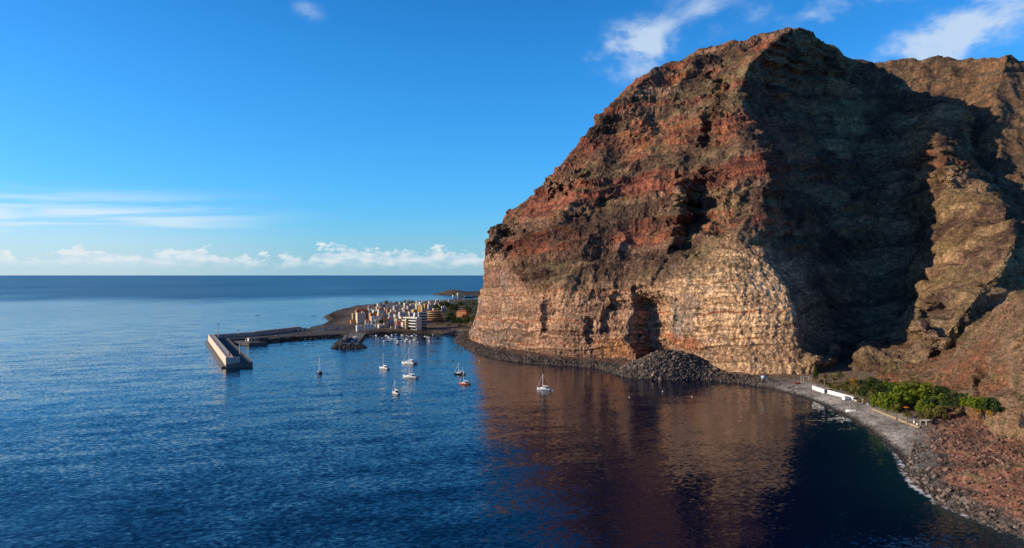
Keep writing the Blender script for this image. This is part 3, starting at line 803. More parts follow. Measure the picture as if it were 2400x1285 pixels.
def build_boulders():
    G = G_SHORE; px, py = proj(G); z = G[..., 2]
    col = shore_dist(G[..., 0], G[..., 1])
    head = (px > 1060) & (px < 1790) & (z > -0.9) & (z < 4.6) & (col < 10)
    m = np.exp(-((G[..., 0] - MOUND[0] - 6) / 26.0) ** 2 - ((G[..., 1] - MOUND[1] - 17) / 17.0) ** 2)
    pile = (m > 0.16) & (z > -0.5) & (px > 1380)
    beach_lo = (px > 1700) & (px < 2130) & (z > -0.4) & (z < 1.0)
    scree = (px + (py - 1000) * 0.25 > 2150) & (px < 2480) & (z > -0.9)
    low = scree & (z < 4.0) & (vnoise(G / 6.0) * 4.2 > z)
    high = scree & (z >= 3.2) & (py < 1250)
    # rest of the stones: one mass each
    for nm, mask, n, lo, hi, lib, mt, sd in (('shore_boulders', head, 3400, 0.5, 1.25, ROCK_LO, M_BOUL, 1), ('rock_pile', pile, 2400, 0.6, 1.5, ROCK_LO, M_BOUL, 2),
                                             ('wet_cobbles', beach_lo, 900, 0.18, 0.5, ROCK_LO, M_BOULB, 3), ('beach_boulders', low, 3000, 0.28, 0.75, ROCK_LO, M_BOUL, 4),
                                             ('scree_stones', high, 1600, 0.22, 0.95, ROCK_LO, M_BOULR, 5), ('dark_scree_stones', high, 900, 0.25, 0.8, ROCK_LO, M_BOUL, 6)):
        P, r = pick(G, mask, n, sd)
        s = lo + (hi - lo) * r.rand(len(P)) ** 2.2
        P[:, 2] += s * 0.2
        V, Q = scatter(P, s, lib, sd)
        o = obj(nm, mesh_np(nm, V, Q, smooth=False), mt)
        lab = {'shore_boulders': 'belt of dark angular boulders along the foot of the cliff', 'rock_pile': 'mass of smaller broken rock on the fallen mound below the hollow', 'wet_cobbles': 'dark wet cobbles along the edge of the pebble beach',
               'beach_boulders': 'mass of grey and brown boulders between the red slope and the water', 'scree_stones': 'loose reddish stones strewn over the red slope', 'dark_scree_stones': 'dark grey stones scattered among the red ones on the slope'}[nm]
        tag(o, lab, 'boulders' if 'boulder' in nm else 'stones', kind='stuff')
    # the largest ones: each its own thing
    for mask, n, lo, hi, mt, lab, grp, sd in ((pile, 95, 1.0, 2.1, M_BOUL, 'large dark angular block on the fallen rock pile under the hollow', 'large blocks of the rock pile', 11),
                                              (low, 105, 0.7, 1.35, M_BOUL, 'large rounded boulder at the waterline below the red slope', 'large boulders below the red slope', 12),
                                              (high, 75, 0.5, 1.3, M_BOULR, 'large reddish boulder lying on the red scree slope', 'large boulders on the red slope', 13)):
        P, r = pick(G, mask, n, sd)
        for i in range(len(P)):
            s = lo + (hi - lo) * r.rand() ** 2.0
            me = ROCKS[r.randint(len(ROCKS))]
            key = me.name + mt.name
            if key not in _RK:
                mm = me.copy(); mm.materials.clear(); mm.materials.append(mt); mm.name = 'boulder'; _RK[key] = mm
            o = bpy.data.objects.new('boulder', _RK[key]); COL.objects.link(o)
            o.location = (P[i, 0], P[i, 1], P[i, 2] + s * 0.22); o.scale = (s, s * r.uniform(0.85, 1.15), s * r.uniform(0.8, 1.1))
            o.rotation_euler = (r.uniform(-0.5, 0.5), r.uniform(-0.5, 0.5), r.uniform(0, 6.28))
            tag(o, lab, 'boulder', grp)
_RK = {}
build_boulders()
def sea_rocks():
    for (a, b, w, lab) in ((1012, 824, 3.2, 'flat dark rock awash in the bay off the headland, farther from shore'), (1022, 825, 2.0, 'small dark rock awash beside the flat one in the bay'), (1072, 818, 3.0, 'dark rock breaking the water close to the headland boulders'),
                           (1082, 822, 2.2, 'low dark rock awash at the headland tip, nearer the camera'), (1062, 846, 1.2, 'tiny dark rock in the bay left of the cliff foot'), (604, 740, 5.0, 'dark reef rock alone in the open sea beyond the breakwater'),
                           (735, 741, 6.0, 'low black reef in the surf beside the village point'), (758, 746, 4.0, 'black reef rock with foam near the village point')):
        p = atz(a, b, 0)
        mm = ROCKS[(a + b) % 6].copy(); mm.materials.clear(); mm.materials.append(M_BOULB); mm.name = 'sea_rock'
        o = bpy.data.objects.new('sea_rock', mm); COL.objects.link(o)
        o.location = (p[0], p[1], -0.1); o.scale = (w, w * 1.3, 0.8); tag(o, lab, 'rock')
sea_rocks()

# ------------------------------------------------------------------ foam where the swell meets the stones
def foam_mat():
    m, T, b = new_mat('sea_foam')
    geo = T.node('ShaderNodeNewGeometry')
    a = T.node('ShaderNodeAttribute', attribute_name='edge')
    n = T.noise(geo.outputs['Position'], 0.42, 6.0, 0.68, dist=0.6)
    al = T.smooth(T.m('MULTIPLY', n, a.outputs['Fac']), 0.36, 0.50)
    b.inputs['Base Color'].default_value = (0.75, 0.77, 0.78, 1); b.inputs['Roughness'].default_value = 0.8
    T.put(b.inputs['Alpha'], al)
    return m
def build_foam():
    S = SHORE[5:26]
    t = np.linspace(0, len(S) - 1, 420); P = pchip(np.arange(len(S)), S, t)
    tg = np.gradient(P, axis=0); tg /= np.linalg.norm(tg, axis=1, keepdims=True); out = np.stack([tg[:, 1], -tg[:, 0]], 1)
    w = np.linspace(-3.0, 7.0, 9)
    G = np.zeros((420, 9, 3)); E = np.zeros((420, 9))
    k = np.interp(P[:, 1], [190, 225, 255, 300, 380, 430, 480, 660], [0.76, 0.92, 0.95, 0.74, 0.54, 0.50, 0.56, 0.56])
    for j in range(9):
        G[:, j, :2] = P + out * w[j]; G[:, j, 2] = 0.06
        E[:, j] = k * (1 - abs(w[j] - 1.0) / 6.2)
    o = obj('foam', grid_mesh('foam', G, {'edge': np.clip(E, 0, 1)}, ref=(0, 0, 1)), foam_mat())
    tag(o, 'broken white foam along the stones of the shore', 'foam', kind='stuff')
build_foam()

# ------------------------------------------------------------------ village point: ground
VPOLY = [atz(a, b, 0)[:2] for a, b in ((1180, 788), (1105, 787), (1060, 783.5), (1000, 782), (940, 783), (900, 785), (874, 789), (850, 792), (835, 792), (800, 790.5), (720, 795.5), (640, 802.5), (605, 806))] + \
        [(-276, 770), (-281, 806), (-254, 880), (-262, 950)] + [atz(a, b, 0)[:2] for a, b in ((772, 763), (790, 752), (776, 743), (786, 736), (830, 725), (900, 718), (1000, 712), (1060, 710), (1130, 707), (1300, 705))] + [(260, 1980), (260, 900), (120, 870)]
VPOLY = np.array(VPOLY)
def poly_sd(X, Y, poly):
    d = np.full(np.shape(X), 1e9); ins = np.zeros(np.shape(X), bool); n = len(poly)
    for k in range(n):
        a, b = poly[k], poly[(k + 1) % n]; ab = b - a
        t = np.clip(((X - a[0]) * ab[0] + (Y - a[1]) * ab[1]) / (ab @ ab), 0, 1)
        d = np.minimum(d, np.hypot(X - a[0] - t * ab[0], Y - a[1] - t * ab[1]))
        c = (a[1] > Y) != (b[1] > Y)
        with np.errstate(divide='ignore', invalid='ignore'):
            ins ^= c & (X < (b[0] - a[0]) * (Y - a[1]) / (b[1] - a[1]) + a[0])
    return np.where(ins, d, -d)
def village_z(X, Y):
    X = np.asarray(X, float); Y = np.asarray(Y, float)
    d = poly_sd(X, Y, VPOLY)
    P = np.stack([X, Y, np.zeros_like(X)], -1)
    ap = sst(X, -170, -205) * sst(Y, 1010, 950)            # flat harbour apron
    z = -4 + 4 * sst(d, -18, 0) + 3.3 * sst(d, 0, 5) + (6.0 * sst(d, 12, 90) + 3.0 * sst(Y, 900, 1100)) * (1 - ap)
    z = z + fbm(P / 26.0, 3, off=4) * 0.9 * sst(d, -2, 6) * (1 - ap) + 2.6 * sst(Y, 1180, 1260) * sst(X, -260, -330) * sst(d, 0, 12)
    z = z + 26 * sst(X, -55, 40) * sst(Y, 2000, 1000) * sst(d, 0, 20)
    return z
def build_village_ground():
    xs = np.linspace(-350, 150, 330); ys = np.concatenate([np.linspace(740, 1150, 190), np.linspace(1156, 2010, 130)])
    X, Y = np.meshgrid(xs, ys, indexing='ij')
    Z = village_z(X, Y); d = poly_sd(X, Y, VPOLY)
    G = np.stack([X, Y, Z], -1)
    n1 = fbm(G / 22.0, 4, off=6); n2 = fbm(G / np.array([60.0, 25.0, 50.0]), 3, off=15); n3 = fbm(G / 6.0, 3, off=25)
    rock = mixv(cc(0.05, 0.042, 0.038), cc(0.15, 0.115, 0.085), np.clip(0.5 + 0.7 * n3, 0, 1))
    earth = mixv(cc(0.14, 0.10, 0.075), cc(0.24, 0.18, 0.13), np.clip(0.5 + 0.7 * n1, 0, 1))
    green = mixv(cc(0.030, 0.045, 0.018), cc(0.085, 0.10, 0.035), np.clip(0.5 + 0.8 * n1, 0, 1))
    c = mixv(rock, earth, sst(d + 6 * n1, 8, 26))
    c = mixv(c, green, sst(X + 40 * n2, -150, -70) * sst(Y, 930, 1000) * sst(n2 + 0.3 * n3, -0.45, 0.05))
    ap = sst(X, -170, -205) * sst(Y, 1010, 950) * sst(d, 1, 5)
    c = mixv(c, mixv(cc(0.085, 0.080, 0.075), cc(0.13, 0.122, 0.11), np.clip(0.5 + n1, 0, 1)), ap)
    tag(obj('village_ground', grid_mesh('village_ground', G, {'col': np.clip(c, 0.01, 0.5)}, ref=(0, 0, 1)), M_ROCK), kind='structure')
    # armour stones on the seaward and harbour edges
    P = []; r = np.random.RandomState(5)
    for k in range(len(VPOLY)):
        a, b = VPOLY[k], VPOLY[(k + 1) % len(VPOLY)]
        if not (8 <= k <= 11 or 14 <= k <= 22): continue
        L = np.hypot(*(b - a)); n = int(L * 1.5)
        t = r.rand(n, 1); q = a + (b - a) * t + r.uniform(-4, 4, (n, 2)); P.append(q)
    P = np.concatenate(P); z = village_z(P[:, 0], P[:, 1])
    k = (z > -1.5); P = np.concatenate([P[k], z[k, None] + 0.2], 1)
    V, Q = scatter(P, r.uniform(0.7, 1.9, len(P)), ROCK_LO, 8)
    tag(obj('armour_stones', mesh_np('armour_stones', V, Q, smooth=False), M_BOULB), 'black armour stones along the edge of the harbour apron', 'stones', kind='stuff')
build_village_ground()
def vz(x, y): return float(village_z(np.array([x]), np.array([y]))[0])
def on_village(px, py):
    """ground point of the village seen at a pixel"""
    D = (H - 6) * F / (py - HZ)
    for _ in range(12):
        z = vz((px - 1200) / F * D, D); D = 0.5 * D + 0.5 * (H - z) * F / (py - HZ)
    return ((px - 1200) / F * D, D, vz((px - 1200) / F * D, D))

# ------------------------------------------------------------------ far point with its few houses
def build_far_point():
    poly = np.array([atz(a, b, 0)[:2] for a, b in ((1008, 690.5), (1030, 692), (1060, 693.2), (1062, 696), (1080, 698), (1130, 698), (1250, 698))] + [(120, 3000), (-120, 3050), (-235, 2900)])
    xs = np.linspace(-330, 60, 150); ys = np.linspace(2150, 3020, 120)
    X, Y = np.meshgrid(xs, ys, indexing='ij'); d = poly_sd(X, Y, poly)
    P = np.stack([X, Y, 0 * X], -1)
    z = -4 + 4 * sst(d, -25, 0) + 3 * sst(d, 0, 10) + (13 * np.exp(-((X + 215) / 60) ** 2 - ((Y - 2560) / 170) ** 2) + 2.0) * sst(d, 4, 60) + fbm(P / 30, 3, off=3) * 1.2 * sst(d, 0, 20)
    G = np.stack([X, Y, z], -1); n1 = fbm(G / 20, 3, off=9)
    c = mixv(cc(0.085, 0.062, 0.045), cc(0.17, 0.125, 0.085), np.clip(0.5 + n1, 0, 1))
    tag(obj('far_point', grid_mesh('far_point', G, {'col': c}, ref=(0, 0, 1)), M_ROCK), kind='structure')
    return lambda x, y: float(np.interp(0, [0], [4.0]))
build_far_point()

# ------------------------------------------------------------------ breakwater
def build_breakwater():
    C0, E0 = np.array([-314.0, 760.0]), np.array([-214.0, 551.0])         # outer line of the short arm
    u = (E0 - C0) / np.linalg.norm(E0 - C0); p = np.array([-u[1], u[0]])   # p points to the harbour side
    if p[0] < 0: p = -p
    L = np.linalg.norm(E0 - C0)
    def q(s, t): return tuple(C0 + u * s + p * t)
    b = thing('breakwater', (0, 0, 0), 0, 'angled concrete breakwater with a tall sunlit outer wall and dark quay', 'breakwater')
    m = MB(); m.prism([q(-16, 4.6), q(L, 4.6), q(L, 17.5), q(-2, 17.5)], -6, 3.5); m.build('quay_deck', b, M_ASPH)
    m = MB(); m.prism([q(-4, -0.2), q(L - 3, -0.2), q(L - 3, 4.6), q(-4, 4.6)], -6, 7.4); m.build('outer_wall', b, M_CONC)
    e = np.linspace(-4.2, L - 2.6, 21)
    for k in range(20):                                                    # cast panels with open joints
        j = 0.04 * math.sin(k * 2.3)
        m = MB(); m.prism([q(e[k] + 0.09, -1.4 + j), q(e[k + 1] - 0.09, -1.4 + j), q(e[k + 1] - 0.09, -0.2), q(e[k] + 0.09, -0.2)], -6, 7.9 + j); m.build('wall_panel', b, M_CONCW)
    m = MB(); m.prism([q(-6, -4.2), q(L - 1, -4.2), q(L - 1, -1.4), q(-6, -1.4)], -6, 1.3); m.build('toe_ledge', b, M_CONCD)
    m = MB(); m.prism([q(L - 3, -1.4), q(L - 1.6, -1.4), q(L - 1.6, 8.6), q(L - 3, 8.6)], 3.0, 7.6); m.build('end_wall', b, M_CONC)
    m = MB(); m.prism([q(L - 1.6, -1.4), q(L + 1.6, -1.4), q(L + 1.6, 17.5), q(L, 17.5), q(L, 4.6), q(L - 1.6, 4.6)], -6, 3.2); m.build('end_block', b, M_CONCD)
    m = MB(); m.prism([q(0, 16.6), q(L, 16.6), q(L, 17.6), q(0, 17.6)], 3.45, 3.85); m.build('kerb', b, M_CONCD)
    # long arm back to the land: bends once
    A, B, Cc = np.array(q(-4, 0)), np.array([-283.0, 803.0]), np.array([-255.0, 880.0])
    for k, (a, e) in enumerate(((A, B), (B, Cc))):
        w = (e - a) / np.linalg.norm(e - a); n = np.array([w[1], -w[0]])
        if n[0] < 0: n = -n
        m = MB(); m.prism([tuple(a - n * 3), tuple(e - n * 3), tuple(e + n * 1.2), tuple(a + n * 1.2)], -4, 7.6 + 0.5 * k); m.build('back_wall', b, M_CONC)
        m = MB(); m.prism([tuple(a + n * 1.2), tuple(e + n * 1.2), tuple(e + n * 20), tuple(a + n * 24)], -6, 3.42 - 0.03 * k); m.build('quay_deck', b, M_ASPH)
        for s in np.arange(6, np.linalg.norm(e - a) - 2, 9.0):
            m = MB(); c = a + w * s + n * 1.2; m.prism([tuple(c - w * 0.35), tuple(c + w * 0.35), tuple(c + w * 0.35 + n * 1.0), tuple(c - w * 0.35 + n * 1.0)], 3.3, 6.6)
            m.build('buttress', b, M_CONC)
    # small jetty standing out into the basin
    m = MB(); m.prism([(-292, 742), (-262, 728), (-247, 738), (-276, 756)], -6, 2.6); m.build('jetty', b, M_CONCD)
    def mast(px, py, zb, hh, lab):
        x, y, z = atz(px, py, zb)
        t = thing('floodlight_mast', (x, y, z), 0.3, lab, 'light mast', 'floodlight masts')
        m = MB(); m.rod((0, 0, -0.1), (0, 0, hh), 0.42, 0.26, 8); m.build('pole', t, M_STEEL)
        m = MB(); m.box(-0.9, 0.9, -0.9, 0.9, -0.1, 0.6); m.build('footing', t, M_CONCD)
        m = MB(); m.box(-1.3, 1.3, -0.1, 0.1, hh - 0.9, hh - 0.65)
        for k in (-1.0, -0.35, 0.35, 1.0): m.box(k - 0.22, k + 0.22, -0.4, -0.1, hh - 1.0, hh - 0.5)
        m.build('lamp_head', t, M_STEEL)
    mast(512, 791, 7.0, 14.5, 'tall pale floodlight mast at the corner of the breakwater')
    mast(562, 832, 3.5, 11.0, 'floodlight mast halfway along the inner edge of the short breakwater arm')
    mast(559, 786, 7.0, 6.0, 'thin short lamp mast on the long back wall of the breakwater')
    x, y = q(L - 14, 2.0)
    t = thing('beacon', (x, y, 7.4), 0, 'small red harbour beacon on top of the breakwater end', 'beacon')
    m = MB(); m.rod((0, 0, 0), (0, 0, 3.2), 0.55, 0.42, 10); m.build('tower', t, M_RUST)
    m = MB(); m.rod((0, 0, 3.2), (0, 0, 3.35), 0.8, 0.8, 10); m.build('gallery', t, M_STEEL)
    m = MB(); m.rod((0, 0, 3.35), (0, 0, 4.1), 0.25, 0.2, 8); m.build('lantern', t, M_GLASS)
    x, y = q(110, 19.0)
    t = thing('workboat', (x, y, 0), math.atan2(u[1], u[0]), 'dark green workboat tied to the inner side of the short breakwater arm', 'boat')
    m = MB(); m.loft([[(s, -b_, 0.9 + 0.03 * s), (s, -b_ * 0.7, -0.3), (s, 0, -0.5), (s, b_ * 0.7, -0.3), (s, b_, 0.9 + 0.03 * s)] for s, b_ in ((-4, 1.2), (-1, 1.6), (2, 1.4), (4.2, 0.15))]); m.build('hull', t, mat('dark_green_paint', (0.02, 0.06, 0.06)))
    m = MB(); m.box(-3, -0.6, -0.9, 0.9, 0.7, 2.5); m.build('wheelhouse', t, mat('dark_green_paint', (0.02, 0.06, 0.06)))
    m = MB(); m.rod((-0.2, 0, 0.8), (-0.2, 0, 5.0), 0.08); m.build('mast', t, M_STEEL)
    # travel crane, sheds, containers on the quay
    x, y, z = atz(577, 803, 3.4)
    t = thing('harbour_crane', (x, y, z), 0.9, 'white jib crane standing on the inner quay of the breakwater', 'crane')
    m = MB(); m.rod((0, 0, 0), (0, 0, 3.6), 0.45, 0.4, 8); m.build('column', t, M_WHITE)
    m = MB(); m.rod((-1.0, 0, 3.4), (4.4, 0, 5.2), 0.3, 0.16, 6); m.build('jib', t, M_WHITE)
    m = MB(); m.rod((4.2, 0, 5.1), (4.2, 0, 2.4), 0.05); m.build('cable', t, M_STEEL)
    for (px, py, w, d, h_, rz, mt, lab) in ((592, 799, 9, 5, 3.2, 0.65, M_CONCW, 'low concrete shed with flat roof in the middle of the harbour quay'), (612, 797.5, 13, 5, 2.8, 0.7, M_CONCD, 'long low grey store beside the quay road'),
                                            (703, 776, 15, 4, 3.4, 0.55, M_CONCW, 'pale concrete hut at the landward end of the back wall')):
        x, y, z = atz(px, py, 3.3)
        t = thing('quay_shed', (x, y, z - 0.1), rz, lab, 'shed')
        m = MB(); m.box(-w / 2, w / 2, -d / 2, d / 2, 0, h_); m.build('wall', t, mt)
        m = MB(); m.box(-w / 2 - 0.3, w / 2 + 0.3, -d / 2 - 0.3, d / 2 + 0.3, h_, h_ + 0.25); m.build('roof', t, M_CONCD)
        m = MB()
        for k in range(3): m.box(-w / 2 + w * (k + 0.5) / 3 - 0.9, -w / 2 + w * (k + 0.5) / 3 + 0.9, -d / 2 - 0.06, -d / 2 + 0.02, 0.1, 2.3)
        m.build('shutter_door', t, M_GLASS)
build_breakwater()

def car(px, py, z, rz, col, lab):
    x, y, zz = atz(px, py, z)
    t = thing('parked_car', (x, y, zz), rz, lab, 'car', 'cars parked on the harbour apron')
    mt = mat('car_' + col[0], col[1], 0.3, 0.03, 1.0, spec=0.5)
    m = MB(); m.loft([[(s, -0.85, 0.3), (s, -0.85, h_), (s, 0.85, h_), (s, 0.85, 0.3)] for s, h_ in ((-2.1, 0.8), (-1.9, 0.95), (0.9, 0.95), (2.0, 0.75), (2.1, 0.5))]); m.build('body', t, mt)
    m = MB(); m.loft([[(s, -0.72, 0.93), (s, -0.66, h_), (s, 0.66, h_), (s, 0.72, 0.93)] for s, h_ in ((-1.8, 1.0), (-1.3, 1.45), (0.2, 1.48), (0.95, 0.98))]); m.build('cabin', t, M_GLASS)
    for sx in (-1.3, 1.3):
        for sy in (-0.8, 0.8):
            m = MB(); m.rod((sx, sy - 0.1, 0.32), (sx, sy + 0.1, 0.32), 0.32, 0.32, 10); m.build('wheel', t, M_BLACK)
CW, CSI, CR, CB = ('white', (0.75, 0.75, 0.74)), ('silver', (0.42, 0.43, 0.45)), ('red', (0.35, 0.03, 0.02)), ('blue', (0.04, 0.08, 0.25))
for a in ((600, 797, 3.5, 0.7, CW, 'white car parked by the quay shed on the breakwater'), (651, 789, 3.4, 0.5, CSI, 'silver car parked under the back wall, nearest the breakwater bend'), (668, 788, 3.4, 0.3, CW, 'white car parked in the middle of the harbour apron'),
          (687, 789, 3.4, 0.9, CR, 'red car parked at the edge of the harbour apron'), (752, 775, 3.4, 0.35, CW, 'white car by the armour stones, leftmost of that row'), (762, 774, 3.4, 0.35, CSI, 'silver car in the row along the armour stones, second from the sea end'),
          (775, 772.5, 3.4, 0.35, CW, 'white car in the row along the armour stones, third from the sea end'), (790, 771, 3.4, 0.35, CB, 'blue car in the row along the armour stones, fourth from the sea end'), (804, 770, 3.4, 0.35, CW, 'white car in the row along the armour stones, closest to the village')):
    car(*a)

# ------------------------------------------------------------------ inner mole
def build_mole():
    A, B = np.array([-157.0, 707.0]), np.array([-181.0, 842.0])
    w = (B - A) / np.linalg.norm(B - A); n = np.array([w[1], -w[0]])
    if n[0] < 0: n = -n
    L = np.linalg.norm(B - A)
    def q(s, t): return tuple(A + w * s + n * t)
    t = thing('inner_mole', (0, 0, 0), 0, 'short concrete mole with a dark wall and boulder skirt inside the harbour', 'mole')
    m = MB(); m.prism([q(0, -4), q(L, -6), q(L, 13), q(0, 7)], -6, 3.6); m.build('deck', t, M_CONCD)
    m = MB(); m.prism([q(1, -7.5), q(58, -7.5), q(58, -4), q(1, -4)], -5, 7.6); m.build('wall', t, M_CONCD)
    m = MB(); m.prism([q(-1.2, -7.5), q(0, -7.5), q(0, 7.4), q(-1.2, 7.4)], -5, 4.3); m.build('end_wall', t, M_CONC)
    r = np.random.RandomState(3); P = []
    while len(P) < 620:
        s, tt = r.uniform(-11, 62), r.uniform(-19, 16)
        dd = max(-s - 1.0, -tt - 7.5, tt - 7.5 if s < 4 else (tt - 30))
        if 0 < dd < 10.5:
            x, y = q(s, tt); P.append((x, y, 3.4 - 0.45 * dd + r.uniform(-0.2, 0.4)))
    P = np.array(P); V, Q = scatter(P, r.uniform(0.8, 1.9, len(P)), ROCK_LO, 4)
    tag(obj('mole_boulders', mesh_np('mole_boulders', V, Q, smooth=False), M_BOULB), 'skirt of dark boulders around the head of the inner mole', 'boulders', kind='stuff')
    labs = ['white dinghy laid up on the mole deck, nearest its head', 'grey covered boat on the mole deck behind the white dinghy', 'white cabin boat stored midway along the mole deck', 'blue hulled boat stored on the mole deck by the wall', 'white hull laid up at the landward end of the mole', 'red buoy stack']
    for k, (s, tt, mt) in enumerate(((14, 2, M_GEL), (26, 1, M_STEEL), (40, 2.5, M_GEL), (54, -1, M_NAVY), (70, 3, M_GEL))):
        x, y = q(s, tt); bb = thing('laid_up_boat', (x, y, 3.6), 1.3 + 0.4 * k, labs[k], 'boat', 'boats laid up on the mole')
        m = MB(); m.loft([[(a_, -b_, 1.1), (a_, -b_ * 0.6, 0.35), (a_, 0, 0.1), (a_, b_ * 0.6, 0.35), (a_, b_, 1.1)] for a_, b_ in ((-2.6, 0.9), (-0.5, 1.05), (1.4, 0.85), (2.9, 0.08))]); m.build('hull', bb, mt)
        m = MB(); m.box(-1.4, 0.6, -0.6, 0.6, 1.0, 1.7, taper=0.12); m.build('cabin', bb, M_GEL if k != 1 else M_NAVY)
        m = MB(); m.box(-1.6, -1.2, -0.7, 0.7, 0, 0.4); m.box(1.0, 1.4, -0.6, 0.6, 0, 0.4); m.build('cradle', bb, M_TEAK)
build_mole()

# ------------------------------------------------------------------ yachts at anchor
def hull_rings(L, B, fb, dr=0.35):
    R_ = []
    for t in np.linspace(0, 1, 11):
        x = -L / 2 + L * t
        b = B / 2 * (0.78 + 0.22 * math.sin(math.pi * min(t / 0.55, 1) / 2)) * (1 - max(0, (t - 0.55) / 0.45) ** 2.2) + 0.02
        sh = fb * (1 + 0.28 * (2 * t - 0.9) ** 2)
        R_.append([(x, -b, sh), (x, -b * 0.93, sh * 0.35), (x, -b * 0.6, -dr * 0.5), (x, 0, -dr), (x, b * 0.6, -dr * 0.5), (x, b * 0.93, sh * 0.35), (x, b, sh)])
    return R_
def yacht(px, py, L, mh, hull, lab, head, kind='sloop'):
    x, y, _ = atz(px, py, 0)
    t = thing('catamaran' if kind == 'cat' else 'sailing_yacht', (x, y, 0.0), R(head), lab, 'yacht', 'yachts at anchor in the bay')
    if kind == 'cat':
        for s in (-1, 1):
            m = MB(); m.loft([[(a, b + s * 2.3, c) for a, b, c in r] for r in hull_rings(L, 1.5, 1.25)]); m.build('hull', t, hull, smooth=True)
        m = MB(); m.box(-L * 0.42, L * 0.14, -2.6, 2.6, 0.95, 1.35); m.build('bridge_deck', t, M_GEL)
        m = MB(); m.box(-L * 0.30, L * 0.13, -2.0, 2.0, 1.35, 2.5, taper=0.35); m.build('coachroof', t, M_GEL)
        m = MB(); m.box(-L * 0.30 + 0.1, L * 0.13 - 0.05, -1.95, 1.95, 1.75, 2.15, taper=0.02); m.build('saloon_window', t, M_GLASS)
        m = MB(); m.rod((L * 0.47, -2.3, 1.2), (L * 0.47, 2.3, 1.2), 0.1); m.build('cross_beam', t, M_ALU)
        m = MB(); m.box(-L * 0.47, -L * 0.31, -1.9, 1.9, 2.7, 2.85); m.rod((-L * 0.45, -1.8, 1.2), (-L * 0.45, -1.8, 2.7), 0.06); m.rod((-L * 0.45, 1.8, 1.2), (-L * 0.45, 1.8, 2.7), 0.06); m.build('bimini', t, M_NAVY)
        mz, mx = 2.4, L * 0.05
    else:
        rg = hull_rings(L, L * 0.30, L * 0.105)
        m = MB(); m.loft(rg); m.build('hull', t, hull, smooth=True)
        m = MB()
        dk = [(r[0][0], r[0][1] * 0.96, r[0][2] - 0.02) for r in rg]; dk2 = [(r[6][0], r[6][1] * 0.96, r[6][2] - 0.02) for r in rg]
        n = len(dk); m.add(dk + dk2, [(k, k + 1, n + k + 1, n + k) for k in range(n - 1)]); m.build('deck', t, M_GEL)
        fb = L * 0.105
        m = MB(); m.loft([[(a, -b, fb), (a, -b * 0.85, h_), (a, b * 0.85, h_), (a, b, fb)] for a, b, h_ in ((-L * 0.14, 0.95, fb + 0.55), (L * 0.08, 0.9, fb + 0.6), (L * 0.2, 0.6, fb + 0.3), (L * 0.26, 0.4, fb + 0.06))]); cab = m.build('cabin', t, M_GEL)
        for s in (-1, 1):
            m = MB(); m.box(-L * 0.10, L * 0.10, s * 0.80 - 0.08, s * 0.80 + 0.08, fb + 0.2, fb + 0.42); m.build('window', cab, M_GLASS)
        m = MB(); m.box(-L * 0.40, -L * 0.15, -0.85, 0.85, fb + 0.02, fb + 0.3); m.box(-L * 0.2, -L * 0.13, -0.8, 0.8, fb + 0.3, fb + 1.05, taper=0.1); m.build('cockpit_hood', t, M_NAVY)
        if kind == 'arch':
            m = MB()
            for s in (-1.1, 1.1): m.rod((-L * 0.47, s, fb), (-L * 0.5, s, fb + 2.0), 0.06)
            m.box(-L * 0.56, -L * 0.42, -1.4, 1.4, fb + 2.0, fb + 2.12); m.build('stern_arch', t, M_GLASS)
            m = MB(); m.loft([[(a, b + 0.0, c) for a, b, c in r] for r in [[(-L * 0.56 - 0.5 * k, -1.0, -0.1), (-L * 0.56 - 0.5 * k, -1.0, 0.35), (-L * 0.56 - 0.5 * k, 1.0, 0.35), (-L * 0.56 - 0.5 * k, 1.0, -0.1)] for k in (0, 2)]]); m.build('tender', t, M_STEEL)
        mz, mx = fb + 0.5, L * 0.08
    m = MB(); m.rod((mx, 0, mz - 0.5), (mx, 0, mh), 0.19, 0.13, 8); mm = m.build('mast', t, M_GEL)
    m = MB()
    for k, wd in ((0.5, 0.055), (0.75, 0.04)): m.rod((mx, -L * wd * 1.6, mh * k), (mx, L * wd * 1.6, mh * k), 0.05)
    m.build('spreader', mm, M_ALU)
    m = MB(); m.rod((mx - 0.1, 0, mz + 0.8), (mx - L * 0.38, 0, mz + 0.75), 0.16, 0.13, 8); m.build('boom', t, M_GEL)
    m = MB(); m.rod((mx - 0.3, 0, mz + 1.05), (mx - L * 0.36, 0, mz + 0.98), 0.22, 0.12, 8); m.build('furled_sail', t, M_WHITE if kind != 'dark' else M_NAVY)
    m = MB(); m.rod((mx, 0, mh * 0.97), (L * 0.49, 0, L * 0.12), 0.055, 0.075, 5); m.build('forestay', t, M_GEL)
    m = MB(); m.rod((mx, 0, mh * 0.99), (-L * 0.49, 0, L * 0.10), 0.03, 0.03, 4); m.build('backstay', t, M_ALU)
    if kind == 'ketch':
        m = MB(); m.rod((-L * 0.3, 0, mz - 0.3), (-L * 0.3, 0, mh * 0.68), 0.13, 0.09, 8); m.build('mizzen_mast', t, M_GEL)
    return t
M_HRED = mat('hull_dark_red', (0.10, 0.03, 0.03), 0.4); M_HDARK = mat('hull_black', (0.02, 0.022, 0.026), 0.4); M_HOR = mat('hull_orange', (0.62, 0.16, 0.05), 0.4); M_HBLUE = mat('hull_pale_blue', (0.58, 0.62, 0.68), 0.35)
yacht(749, 874.5, 8.5, 11.0, M_HRED, 'small dark red hulled sloop anchored alone nearest the breakwater', 118, 'dark')
yacht(900, 864.5, 10.5, 12.2, M_GEL, 'white sloop left of the catamaran in the bay', 140)
yacht(960, 852.5, 11.5, 13.0, M_GEL, 'white catamaran with tall mast, the farthest of the anchored yachts', 155, 'cat')
yacht(962, 885.5, 11.5, 13.2, M_GEL, 'white sloop directly in front of the catamaran', 155)
